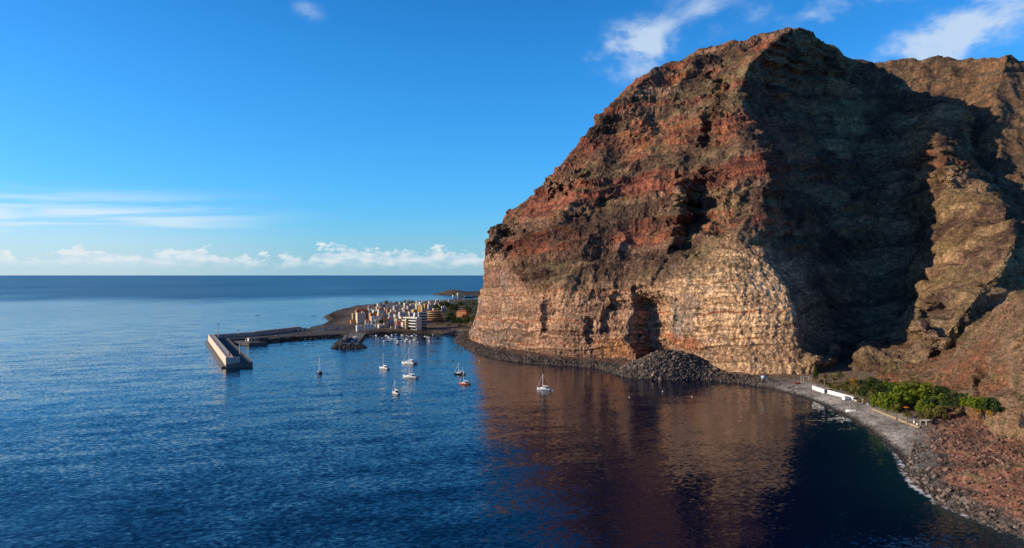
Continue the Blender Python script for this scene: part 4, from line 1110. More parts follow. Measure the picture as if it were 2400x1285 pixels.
yacht(927, 922.5, 7.6, 8.2, M_GEL, 'small white sloop nearest the camera on the open blue water', 130)
yacht(1077, 877.5, 8.4, 7.8, M_HDARK, 'black hulled ketch with two masts beside the orange sloop', 165, 'ketch')
yacht(1089, 901.0, 7.6, 8.4, M_HOR, 'small sloop with an orange hull near the edge of the cliff reflection', 160)
yacht(1275, 914.0, 9.4, 9.6, M_HBLUE, 'pale blue hulled sloop with stern arch floating in the cliff reflection', 155, 'arch')

# ------------------------------------------------------------------ small boats on moorings
def small_boat(hull, cabin):
    t = thing('small_boat', (0, 0, -50), 0, 'x', 'boat', 'small boats on moorings off the village')
    m = MB(); m.loft(hull_rings(5.6, 2.2, 0.8, 0.25)); m.build('hull', t, hull, smooth=True)
    m = MB(); m.box(-2.4, 1.2, -0.8, 0.8, 0.45, 0.55); m.build('deck', t, M_TEAK)
    if cabin: 
        m = MB(); m.box(-0.6, 1.3, -0.75, 0.75, 0.55, 1.55, taper=0.15); c = m.build('cabin', t, M_GEL)
        m = MB(); m.box(-0.4, 1.32, -0.7, 0.7, 1.05, 1.38, taper=0.02); m.build('window', c, M_GLASS)
    m = MB(); m.box(-3.1, -2.75, -0.2, 0.2, 0.1, 1.2); m.build('outboard', t, M_BLACK)
    return t
def build_small_boats():
    protos = {'white open': small_boat(M_GEL, False), 'white cabin': small_boat(M_GEL, True), 'dark hulled': small_boat(M_HDARK, False), 'blue hulled': small_boat(mat('hull_blue', (0.03, 0.08, 0.22), 0.4), True)}
    for k, v in protos.items(): KIDS[v.name] = list(v.children)
    z2 = [(840,805),(860,845),(905,878),(918,800),(955,825),(975,878),(1000,790),(1002,845),(1065,785),(1085,880),(1078,922),(1060,850),(1115,850),(1145,885),(1155,790),(1168,818),(1195,885),(1218,855),(1228,808),(1250,820),(1270,885),
          (1282,832),(1297,800),(1335,857),(1345,788),(1368,802),(1387,905),(1415,820),(1460,835),(1500,812),(1542,824),(1550,877),(1562,800),(1612,797),(1680,832),(1815,812)]
    pts = sorted([(760 + a / 6.316, 660 + b / 6.316) for a, b in z2], key=lambda p: p[1])
    rows = [sorted(pts[i:i + 9]) for i in range(0, len(pts), 9)]
    rn = ['innermost mooring row', 'second mooring row', 'third mooring row', 'outermost mooring row']
    od = ['first', 'second', 'third', 'fourth', 'fifth', 'sixth', 'seventh', 'eighth', 'ninth']
    kinds = list(protos); r = random.Random(4); first = {k: True for k in kinds}
    for i, row in enumerate(rows):
        for j, (a, b) in enumerate(row):
            k = r.choices(kinds, (5, 4, 4, 4))[0]
            x, y, _ = atz(a, b + 1.0, 0)
            lab = f"{k} small boat, {od[j]} from the left in the {rn[i]}"
            rz = R(150 + r.uniform(-25, 25)); s = r.uniform(0.7, 1.0)
            if first[k]:
                o = protos[k]; o.location = (x, y, 0); o.rotation_euler = (0, 0, rz); o['label'] = lab; first[k] = False
            else: dup(protos[k], (x, y, 0), rz, lab, s)
    # boats lying at the village quay
    for j, (a, b) in enumerate(((848, 787), (854, 788), (861, 787.5), (868, 787), (875, 786.5), (882, 786))):
        x, y, _ = atz(a, b + 2.5, 0)
        dup(protos[kinds[(j * 3) % 2]], (x, y, 0), R(120), f"{kinds[(j * 3) % 2]} boat tied stern to the village quay, {od[j]} from the mole", 1.15)
build_small_boats()
def buoys():
    for (a, b, lab) in ((1475, 932, 'small white mooring buoy in the dark water before the rock pile'), (1622, 931, 'small white mooring buoy in the brown reflection, nearest the beach'), (1553, 918, 'small white mooring buoy close to the rock pile'), (1124, 845, 'white dinghy sized float beside the cliff foot boulders')):
        x, y, _ = atz(a, b, 0)
        t = thing('mooring_buoy', (x, y, 0), 0, lab, 'buoy', 'mooring buoys')
        m = MB(); m.rod((0, 0, -0.3), (0, 0, 0.15), 0.2, 0.38, 10); m.rod((0, 0, 0.15), (0, 0, 0.45), 0.38, 0.15, 10); m.build('float', t, M_WHITE, smooth=True)
        m = MB(); m.rod((0, 0, 0.5), (0, 0, 0.9), 0.05); m.build('ring', t, M_STEEL)
buoys()

# ------------------------------------------------------------------ village houses
WALLS = {'white': (0.74, 0.72, 0.68), 'cream': (0.70, 0.58, 0.42), 'pale yellow': (0.72, 0.55, 0.26), 'ochre': (0.58, 0.34, 0.10), 'orange': (0.62, 0.26, 0.09), 'pink': (0.62, 0.38, 0.30), 'grey': (0.40, 0.38, 0.37),
         'pale grey': (0.55, 0.53, 0.52), 'terracotta': (0.42, 0.15, 0.09), 'beige': (0.52, 0.42, 0.31), 'pale green': (0.46, 0.60, 0.48), 'lilac grey': (0.43, 0.40, 0.46)}
def wmat(c): return mat('wall_' + c.replace(' ', '_'), WALLS[c], 0.9, 0.1, 0.35)
_WIN = {}
def window_mesh(w, h):
    k = (round(w, 1), round(h, 1))
    if k not in _WIN:
        m = MB(); e = 0.1
        m.box(-w / 2 - e, -w / 2, -0.12, 0.05, -e, h + e, 0); m.box(w / 2, w / 2 + e, -0.12, 0.05, -e, h + e, 0)
        m.box(-w / 2, w / 2, -0.12, 0.05, h, h + e, 0); m.box(-w / 2 - 0.06, w / 2 + 0.06, -0.18, 0.05, -e - 0.05, 0, 0)
        m.box(-w / 2, w / 2, -0.04, 0.0, 0, h, 1)
        _WIN[k] = m.mesh('window', M_WHITE, M_GLASS)
    return _WIN[k]
def add_windows(t, w, d, fl, fh, sides, rnd, wh=1.35, ww=1.15):
    for side in sides:
        span = w if side in 'fb' else d
        n = max(1, int(span / 3.0))
        for k in range(fl):
            for i in range(n):
                if rnd.random() < 0.1: continue
                o = bpy.data.objects.new('window', window_mesh(ww, wh)); COL.objects.link(o); o.parent = t
                p = -span / 2 + span * (i + 0.5) / n; z = k * fh + 0.95
                if side == 'f': o.location = (p, -d / 2, z)
                elif side == 'b': o.location = (p, d / 2, z); o.rotation_euler = (0, 0, math.pi)
                elif side == 'l': o.location = (-w / 2, -p, z); o.rotation_euler = (0, 0, -math.pi / 2)
                else: o.location = (w / 2, p, z); o.rotation_euler = (0, 0, math.pi / 2)
def house(lab, cat, px0, px1, py, h, colour, roof='flat', fl=2, yaw=24, deep=0.75, name='house', rnd=random.Random(2), group='village houses', win='fl'):
    x, y, z = on_village((px0 + px1) / 2, py)
    vis = (px1 - px0) * y / F; ya = R(yaw)
    d = min(vis * deep, 12.0); w = max((vis - d * math.sin(ya)) / math.cos(ya), 3.0)
    y += d * 0.5
    t = thing(name, (x, y, z - 0.6), ya, lab, cat, group)
    mt = wmat(colour); fh = h / fl
    m = MB(); m.box(-w / 2, w / 2, -d / 2, d / 2, 0, h + 0.6); m.build('wall', t, mt)
    if roof == 'tile':
        e = 0.4; rz = h + 0.6; ht = min(w, d) * 0.28
        m = MB(); x0, x1, y0, y1 = -w / 2 - e, w / 2 + e, -d / 2 - e, d / 2 + e
        k = min(d, w) * 0.45
        m.add([(x0, y0, rz), (x1, y0, rz), (x1, y1, rz), (x0, y1, rz), (x0 + k, 0, rz + ht), (x1 - k, 0, rz + ht)], [(0, 1, 5, 4), (1, 2, 5), (2, 3, 4, 5), (3, 0, 4), (3, 2, 1, 0)]); m.build('roof', t, M_TILE)
    elif roof == 'gable':
        e = 0.4; rz = h + 0.6; ht = w * 0.3
        m = MB(); m.add([(-w / 2 - e, -d / 2 - e, rz), (w / 2 + e, -d / 2 - e, rz), (w / 2 + e, d / 2 + e, rz), (-w / 2 - e, d / 2 + e, rz), (0, -d / 2 - e, rz + ht), (0, d / 2 + e, rz + ht)], [(0, 4, 5, 3), (1, 2, 5, 4), (0, 1, 4), (2, 3, 5), (3, 2, 1, 0)]); m.build('roof', t, mt if colour == 'white' else M_TILE)
    else:
        m = MB(); m.box(-w / 2 + 0.25, w / 2 - 0.25, -d / 2 + 0.25, d / 2 - 0.25, h + 0.6, h + 0.7); rf = m.build('roof', t, M_ROOFG)
        for q in ((-w / 2, w / 2, -d / 2, -d / 2 + 0.25), (-w / 2, w / 2, d / 2 - 0.25, d / 2), (-w / 2, -w / 2 + 0.25, -d / 2 + 0.25, d / 2 - 0.25), (w / 2 - 0.25, w / 2, -d / 2 + 0.25, d / 2 - 0.25)):
            m = MB(); m.box(q[0], q[1], q[2], q[3], h + 0.6, h + 1.35); m.build('parapet', t, mt)
        if w > 6 and rnd.random() < 0.6:
            m = MB(); m.box(w * 0.1, w * 0.1 + 2.6, -1.2, 1.4, h + 0.7, h + 3.0); m.build('stair_head', t, mt)
        if rnd.random() < 0.5:
            m = MB(); m.rod((-w * 0.2, d * 0.2, h + 0.7), (-w * 0.2, d * 0.2, h + 1.8), 0.55, 0.55, 8); m.build('water_tank', rf, M_WHITE)
    add_windows(t, w, d, fl, fh, win, rnd)
    m = MB(); m.box(w * 0.12, w * 0.12 + 1.1, -d / 2 - 0.06, -d / 2, 0.5, 2.7); m.build('door', t, M_TEAK)
    return t, w, d, h
def z2(a, b): return 760 + a / 6.316, 660 + b / 6.316
def balconies(t, w, d, h, fl, mt, depth=1.5, side='f'):
    fh = h / fl
    for k in range(fl):
        z = 0.6 + k * fh
        m = MB(); m.box(-w / 2 + 0.4, w / 2 - 0.4, -d / 2 - 0.05, -d / 2 + 0.02, z + 0.3, z + fh - 0.45); m.build('glazing', t, M_GLASS)
        if k == 0: continue
        m = MB(); m.box(-w / 2, w / 2, -d / 2 - depth, -d / 2 - 0.05, z - 0.15, z + 0.1)
        m.box(-w / 2, w / 2, -d / 2 - depth, -d / 2 - depth + 0.15, z + 0.1, z + 1.0); m.build('balcony', t, mt)
def build_village():
    rnd = random.Random(12)
    KEY = []
    def H_(lab, cat, zx0, zx1, zy, h, colour, roof='flat', fl=2, yaw=24, deep=0.75, name='house', win='fl'):
        a, b = z2(zx0, zy); a1, _ = z2(zx1, zy)
        r = house(lab, cat, a, a1, b, h, colour, roof, fl, yaw, deep, name, rnd, win=win)
        KEY.append((r[0].location.x, r[0].location.y, lab)); return r
    H_('tall cream apartment block with dark windows at the seaward village end', 'building', 452, 606, 622, 13.5, 'cream', 'flat', 4, 28, 0.6, 'apartment_block')
    H_('terracotta roofed block standing behind the tall cream apartments', 'building', 440, 652, 565, 13.0, 'terracotta', 'tile', 3, 24, 0.5, 'apartment_block')
    H_('narrow pale yellow house at the outer corner beside the cream apartments', 'house', 402, 462, 592, 10.5, 'pale yellow', 'flat', 3)
    H_('low orange house with tiled roof at the outermost edge of the village', 'house', 372, 460, 628, 4.6, 'orange', 'tile', 1)
    H_('narrow pale green house end seen between the terracotta block and the orange terrace', 'house', 652, 694, 530, 11.0, 'pale green', 'flat', 3)
    H_('orange terraced house with rounded balconies in the front half of the village', 'house', 650, 765, 572, 8.5, 'orange', 'flat', 3)
    H_('large grey blank walled block with a white gable in the village centre', 'building', 775, 890, 548, 12.5, 'pale grey', 'gable', 3, 26, 0.7, 'apartment_block', win='l')
    H_('broad pale grey house front facing the harbour road', 'house', 672, 850, 655, 11.0, 'pale grey', 'flat', 3, 20, 0.5)
    H_('small red roofed house squeezed between the cream block and the grey front', 'house', 592, 662, 650, 6.0, 'pink', 'tile', 2)
    H_('ochre house with pale cornice facing the harbour', 'house', 838, 930, 664, 9.0, 'ochre', 'tile', 2, 15)
    H_('lilac grey house with brown roof joined to the ochre harbour house', 'house', 930, 1026, 662, 9.0, 'lilac grey', 'tile', 2, 15)
    H_('tall orange house in the middle of the village, highest of its row', 'house', 914, 972, 528, 10.0, 'orange', 'flat', 3)
    H_('grey green house beside the tall orange one', 'house', 942, 1022, 592, 11.0, 'grey', 'flat', 3)
    H_('grey house with many small windows in the centre of the village', 'house', 1085, 1200, 575, 10.0, 'pale grey', 'flat', 3)
    H_('wide grey house behind the white harbour apartments', 'house', 1200, 1345, 622, 8.0, 'grey', 'flat', 2)
    H_('pale yellow annex on the seaward side of the white harbour apartments', 'building', 1188, 1240, 704, 12.0, 'pale yellow', 'flat', 4, 24, 0.9)
    # white apartments with banded balconies on the harbour
    t, w, d, h = H_('white harbour apartment building with banded balconies, the shorter one', 'building', 1215, 1378, 710, 14.0, 'white', 'flat', 4, -42, 0.6, 'apartment_block', win='')
    balconies(t, w, d, h, 4, wmat('white'))
    t, w, d, h = H_('white harbour apartment building with gridded balconies, the taller one', 'building', 1380, 1522, 702, 20.0, 'pale grey', 'flat', 6, 14, 0.55, 'apartment_block', win='l')
    balconies(t, w, d, h, 6, wmat('white'))
    H_('white stepped house rising behind the harbour apartments', 'house', 1312, 1402, 600, 11.0, 'white', 'flat', 3)
    # arch fronted building
    t, w, d, h = H_('tall building whose front is a white arch filled with ochre', 'building', 1372, 1452, 512, 15.0, 'ochre', 'flat', 4, -18, 0.6, 'arched_building', win='')
    m = MB(); rr = w * 0.5
    for k in range(12):
        a0, a1 = math.pi * k / 12, math.pi * (k + 1) / 12
        m.add([(math.cos(a) * r_, yy, h - rr * 0.4 + math.sin(a) * r_) for yy in (-d / 2 - 0.5, -d / 2 + 0.4) for a, r_ in ((a0, rr), (a1, rr), (a1, rr * 0.76), (a0, rr * 0.76))], [(0, 1, 2, 3), (7, 6, 5, 4), (0, 4, 5, 1), (2, 6, 7, 3), (1, 5, 6, 2), (3, 7, 4, 0)])
    for s in (-1, 1): m.box(s * rr * 0.88 - rr * 0.12, s * rr * 0.88 + rr * 0.12, -d / 2 - 0.5, -d / 2 + 0.4, 0, h - rr * 0.4)
    m.build('arch', t, wmat('white'))
    # orange terraced hotel, curved storeys stepping back
    x, y, z = on_village(*z2(1600, 596))
    t = thing('terraced_hotel', (x, y + 9, z - 0.6), R(-14), 'large orange hotel with curved terraces stepping up beside the palms', 'building', 'village houses')
    for k in range(5):
        R0 = 12.5 - 1.3 * max(0, k - 1); cz = k * 2.8; mtw = wmat('pale yellow') if k > 2 else wmat('orange')
        arc = [(math.cos(a) * R0, math.sin(a) * R0 * 0.62) for a in np.linspace(math.pi * 1.02, math.pi * 1.98, 18)] + [(R0 * 0.98, 6.0), (-R0 * 0.98, 6.0)]
        m = MB(); m.prism([(a * 0.94, b * 0.94) for a, b in arc], cz, cz + 2.9); m.build('storey', t, mtw)
        m = MB(); m.prism(arc, cz + 2.55, cz + 3.4 if k < 4 else cz + 3.1); m.build('terrace_band', t, wmat('pale yellow') if k % 2 else wmat('orange'))
        m = MB(); m.prism([(a * 0.955, b * 0.955) for a, b in arc], cz + 0.7, cz + 2.2); m.build('glazing', t, M_GLASS)
    KEY.append((x, y, 'orange hotel'))
    H_('long low white roofed hall behind the village houses', 'hall', 892, 1172, 420, 6.5, 'cream', 'flat', 1, 8, 0.35, 'hall', win='')
    H_('small pale hall beyond the long white roofed one', 'hall', 975, 1072, 374, 5.5, 'cream', 'tile', 1, 8, 0.5, 'hall')
    H_('orange red villa alone in the green fields by the mountain foot', 'villa', 1985, 2105, 530, 8.0, 'orange', 'tile', 2, -20, 0.7, 'villa')
    H_('small grey cube house at the edge of the banana fields', 'house', 1755, 1798, 436, 7.0, 'pale grey', 'flat', 2)
    H_('lilac roofed house right behind the orange hotel', 'house', 1520, 1600, 432, 9.0, 'lilac grey', 'flat', 2)
    H_('white quay building with a lit end wall near the mole', 'building', 458, 552, 742, 6.5, 'white', 'flat', 2, 24, 0.7, 'quay_building')
    H_('long low white market building along the village quay', 'building', 590, 735, 716, 6.0, 'white', 'flat', 2, 12, 0.4, 'quay_building')
    H_('low white shed on the quay between the ochre house and the harbour apartments', 'shed', 1140, 1195, 668, 4.5, 'white', 'flat', 1)
    for zx, zy, w_, lab in ((1345, 346, 150, 'far white bungalow row at the back of the village, seaward half'), (1640, 326, 60, 'far white house at the very back of the point'), (1700, 330, 60, 'pink house next to the far white one at the back of the point'), (1828, 336, 40, 'tiny white hut behind the fields near the shore of the point'), (640, 404, 70, 'cream cottage on the seaward rim of the village'), (805, 440, 40, 'bright white tower house on the seaward rim of the village')):
        H_(lab, 'house', zx, zx + w_, zy, 6.0 if w_ != 40 else 8.0, 'white' if 'white' in lab else ('pink' if 'pink' in lab else 'cream'), 'flat', 2, 14)
    # the rest of the village, house by house
    used = set(); anchors = [('cream apartments', 530, 560), ('grey gabled block', 830, 500), ('orange house in the middle', 940, 500), ('arch fronted building', 1410, 470), ('orange hotel', 1600, 520), ('long white roofed hall', 1030, 400), ('white harbour apartments', 1350, 640), ('ochre harbour house', 880, 640)]
    spots = []
    for (y0, xs) in ((405, range(700, 880, 52)), (432, range(620, 1380, 66)), (462, range(690, 1370, 64)), (492, range(980, 1360, 62)), (520, range(1030, 1310, 64)), (556, range(860, 1080, 70)), (604, range(1030, 1200, 74)), (632, range(1040, 1190, 62)), (392, range(1200, 1560, 66)), (372, range(1100, 1520, 74)), (440, range(1600, 1740, 62)), (355, range(1540, 1800, 70)), (640, range(1060, 1180, 64)), (560, range(1120, 1300, 80)), (590, range(760, 860, 60)), (672, range(745, 835, 62)), (676, range(1030, 1150, 60)), (694, range(780, 1130, 84)), (575, range(700, 1080, 76)), (545, range(1080, 1330, 74))):
        for x0 in xs: spots.append((x0 + rnd.uniform(-14, 14), y0 + rnd.uniform(-8, 8)))
    for (x0, y0) in spots:
        nm, ax, ay = min(anchors, key=lambda a: abs(a[1] - x0) + 1.6 * abs(a[2] - y0))
        rel = ('behind' if y0 < ay - 25 else 'in front of') if abs(y0 - ay) > 25 else ('left of' if x0 < ax else 'right of')
        for _ in range(60):
            cl = rnd.choices(list(WALLS), (4, 6, 3, 1, 1, 2, 4, 4, 1, 6, 1, 1))[0]; fl = rnd.choice((1, 1, 1, 2, 2, 2, 3)); rf = rnd.choice(('flat', 'flat', 'flat', 'tile'))
            lab = f"{cl} {('single', 'two', 'three')[fl - 1]} storey {'tile roofed' if rf == 'tile' else 'flat roofed'} house {rel} the {nm}"
            if lab not in used: break
        used.add(lab)
        w_ = rnd.uniform(62, 112)
        a, b = z2(x0, y0); a1, _ = z2(x0 + w_, y0)
        house(lab, 'house', a, a1, b, 2.9 * fl + rnd.uniform(0, 0.8), cl, rf, fl, 24 + rnd.uniform(-10, 8), 0.8, 'house', rnd)
    # houses on the far point
    for (px, py, w_, d_, h_, c, lab) in ((1077, 694.5, 14, 12, 12, 'pale yellow', 'tall pale yellow building on the far point across the water'), (1066, 695, 14, 9, 6, 'white', 'low white building beside the yellow one on the far point'), (1086, 687.5, 11, 9, 8, 'white', 'white house on the ridge of the far point'), (1072, 686, 13, 8, 4, 'cream', 'low cream house on the hill of the far point'),
                                         (1098, 688.5, 14, 9, 6, 'beige', 'beige house on the far point close to the mountain'), (1110, 689, 13, 9, 5, 'cream', 'cream house on the far point half hidden by the mountain'), (1098, 694.5, 30, 9, 4, 'pale grey', 'long grey waterfront building on the far point')):
        x, y, z = atz(px, py, 4.5)
        t = thing('far_house', (x, y, 2.5), R(20), lab, 'house', 'houses on the far point')
        m = MB(); m.box(-w_ / 2, w_ / 2, -d_ / 2, d_ / 2, 0, h_); m.build('wall', t, wmat(c))
        m = MB(); m.box(-w_ / 2 - 0.2, w_ / 2 + 0.2, -d_ / 2 - 0.2, d_ / 2 + 0.2, h_, h_ + 0.4); m.build('roof', t, M_ROOFG)
        add_windows(t, w_, d_, max(1, int(h_ / 3)), 2.9, 'fl', rnd)
    # slipway ramp by the little beach
    p0 = atz(1040, 783, 0.6); p1 = atz(1050, 776, 4.0)
    t = thing('slipway', (0, 0, 0), 0, 'dark concrete slipway wall sloping into the water by the small beach', 'slipway')
    m = MB(); m.add([(p0[0] - 4, p0[1] - 2, -2), (p0[0] + 14, p0[1] + 4, -2), (p0[0] + 14, p0[1] + 4, 5.2), (p0[0] - 4, p0[1] - 2, 0.6), (p0[0] - 4, p0[1] + 3, -2), (p0[0] + 14, p0[1] + 9, -2), (p0[0] + 14, p0[1] + 9, 5.2), (p0[0] - 4, p0[1] + 3, 0.6)],
                    [(0, 1, 2, 3), (7, 6, 5, 4), (3, 2, 6, 7), (1, 5, 6, 2), (0, 3, 7, 4), (0, 4, 5, 1)]); m.build('ramp', t, M_CONCD)
    m = MB(); m.box(p0[0] + 14, p0[0] + 22, p0[1] + 4, p0[1] + 9, -2, 4.6); m.build('platform', t, M_CONC)
build_village()

# ------------------------------------------------------------------ trees
M_FIG = leaf_mat('fig_leaves', (0.034, 0.064, 0.008), (0.25, 0.31, 0.022))
M_OLIVE = leaf_mat('olive_leaves', (0.055, 0.058, 0.018), (0.24, 0.21, 0.055))
M_DRY = leaf_mat('dry_leaves', (0.18, 0.10, 0.020), (0.50, 0.31, 0.05))
M_DARKL = leaf_mat('dark_leaves', (0.014, 0.034, 0.010), (0.065, 0.105, 0.025))
M_TAM = leaf_mat('tamarisk_leaves', (0.12, 0.09, 0.045), (0.25, 0.20, 0.09))
M_PALM = leaf_mat('palm_fronds', (0.055, 0.062, 0.016), (0.22, 0.19, 0.055), 0.15)
M_PALMD = leaf_mat('dry_fronds', (0.15, 0.10, 0.045), (0.33, 0.24, 0.11), 0.15)
def crown_mesh(name, rx, rz, n, leaf, seed, clumps=26, hollow=0.5):
    """many leaf-sized faces in clumps spread through an uneven crown"""
    r = np.random.RandomState(seed)
    c = r.normal(size=(clumps, 3)); c /= np.linalg.norm(c, axis=1, keepdims=True); c *= r.uniform(hollow, 1.0, (clumps, 1)) ; c[:, 2] = np.abs(c[:, 2]) * 1.25 - 0.50
    cr = r.uniform(0.20, 0.42, clumps)
    k = r.randint(clumps, size=n)
    dv = r.normal(size=(n, 3)); dv /= np.linalg.norm(dv, axis=1, keepdims=True)
    P = c[k] + dv * (cr[k] * r.uniform(0.55, 1.0, n))[:, None]
    P = P * np.array([rx, rx, rz])
    nn = dv + r.normal(size=(n, 3)) * 0.6; nn /= np.linalg.norm(nn, axis=1, keepdims=True)
    a = np.cross(nn, r.normal(size=(n, 3))); a /= np.linalg.norm(a, axis=1, keepdims=True); b = np.cross(nn, a)
    s = leaf * r.uniform(0.6, 1.3, (n, 1))
    V = np.stack([P - a * s, P - b * s * 0.55, P + a * s, P + b * s * 0.55], 1).reshape(-1, 3)
    return mesh_np(name, V, np.arange(n * 4).reshape(-1, 4), smooth=False), c * np.array([rx, rx, rz])
_PROTO = {}
def tree_proto(kind):
    if kind in _PROTO: return _PROTO[kind]
    spec = {'fig': ('fig_tree', 4.2, 3.3, 3200, 0.36, M_FIG, 2.2, 34), 'olive': ('olive_tree', 3.4, 2.6, 1900, 0.32, M_OLIVE, 1.8, 26), 'dark': ('evergreen_tree', 3.6, 3.6, 2000, 0.36, M_DARKL, 2.2, 26),
            'dry': ('dry_tree', 3.0, 2.2, 1300, 0.28, M_DRY, 2.0, 18), 'tam': ('tamarisk_shrub', 2.6, 1.7, 1300, 0.24, M_TAM, 1.2, 18), 'cyp': ('cypress_tree', 1.3, 4.2, 1200, 0.25, M_DARKL, 3.6, 26)}[kind]
    nm, rx, rz, n, lf, mt, th, cl = spec
    t = thing(nm, (0, 0, -60), 0, 'x', 'shrub' if kind == 'tam' else 'tree')
    me, cen = crown_mesh('crown', rx, rz, n, lf, hash(kind) % 1000 if False else sum(map(ord, kind)), cl)
    o = obj('crown', me, mt, t); o.location = (0, 0, th + rz * 0.25)
    m = MB(); m.rod((0, 0, -0.5), (0.15, 0.05, th * 0.7), 0.30, 0.20, 7)
    rr = random.Random(3)
    for k in range(6):
        c = cen[(k * 3) % len(cen)] * 0.7
        m.rod((0.12, 0.04, th * 0.55 + 0.06 * k), (c[0], c[1], th + rz * 0.25 + c[2]), 0.13, 0.04, 5)
    m.build('trunk', t, M_BARK)
    KIDS[t.name] = list(t.children); _PROTO[kind] = [t, False]
    return _PROTO[kind]
def palm_proto(kind):
    if kind in _PROTO: return _PROTO[kind]
    hh = 5.5; t = thing('palm_tree', (0, 0, -60), 0, 'x', 'palm')
    r = random.Random(9 if kind == 'palm' else 5)
    m = MB(); prev = (0, 0, -0.4)
    for k in range(6):
        nx = (0.05 * k * k * 0.4, 0, hh * (k + 1) / 6); m.rod(prev, nx, 0.30 - 0.02 * k, 0.28 - 0.02 * k, 7); prev = nx
    m.build('trunk', t, M_PALMT)
    for part, cnt, mt, lo, hi in (('frond_crown', 38, M_PALM, -0.3, 1.2), ('dead_fronds', 14, M_PALMD, -1.1, -0.4)):
        m = MB()
        for k in range(cnt):
            az = 2 * math.pi * (k + r.random()) / cnt * 3.7; el = r.uniform(lo, hi); L = r.uniform(2.6, 3.6) * (1 if part[0] == 'f' else 0.65)
            p = Vector(prev); d = Vector((math.cos(az) * math.cos(el), math.sin(az) * math.cos(el), math.sin(el))); side = Vector((-math.sin(az), math.cos(az), 0))
            pts = [p.copy()]
            for q in range(6):
                p = p + d * (L / 6); d = (d + Vector((0, 0, -0.19))).normalized(); pts.append(p.copy())
            for q in range(1, 6):                       # leaflets on both sides of the rib
                wd = 0.85 * math.sin(math.pi * (q + 0.6) / 7.2) * (1.0 if part[0] == 'f' else 0.6)
                for s in (-1, 1):
                    tip = pts[q] + side * (s * wd) + Vector((0, 0, -0.22)) + (pts[q + 1] - pts[q]) * 1.1
                    m.add([pts[q], pts[q] + (pts[q + 1] - pts[q]) * 0.75, tip], [(0, 1, 2)])
            m.add([pts[0], pts[3] + Vector((0, 0, 0.03)), pts[6], pts[3] - Vector((0, 0, 0.05))], [(0, 1, 2, 3)])
        m.build(part, t, mt)
    KIDS[t.name] = list(t.children); _PROTO[kind] = [t, False]
    return _PROTO[kind]
GS = G_SHORE.reshape(-1, 3); GN = G_NEAR.reshape(-1, 3)
def ground(x, y):
    k = np.argmin((GS[:, 0] - x) ** 2 + (GS[:, 1] - y) ** 2)
    z = float(GS[k, 2])
    j = np.argmin((GN[:, 0] - x) ** 2 + (GN[:, 1] - y) ** 2)
    if (GN[j, 0] - x) ** 2 + (GN[j, 1] - y) ** 2 < 4.0: z = max(z, float(GN[j, 2]))
    return z
def place(kind, px, py, lab, sc=1.0, rz=None, zf=None, group='trees of the beach garden', zguess=7.0):
    if group == 'trees of the beach garden': sc *= 1.55
    P = palm_proto(kind) if kind.startswith('palm') else tree_proto(kind)
    z = zguess
    for _ in range(5):
        x, y, _z = atz(px, py, z); z = zf(x, y) if zf else ground(x, y)
    x, y, _z = atz(px, py, z)
    rz = random.uniform(0, 6.28) if rz is None else rz
    if not P[1]:
        o = P[0]; o.location = (x, y, z); o.rotation_euler = (0, 0, rz); o.scale = (sc,) * 3; o['label'] = lab; P[1] = True
    else: o = dup(P[0], (x, y, z), rz, lab, sc)
    o['group'] = group
    return o
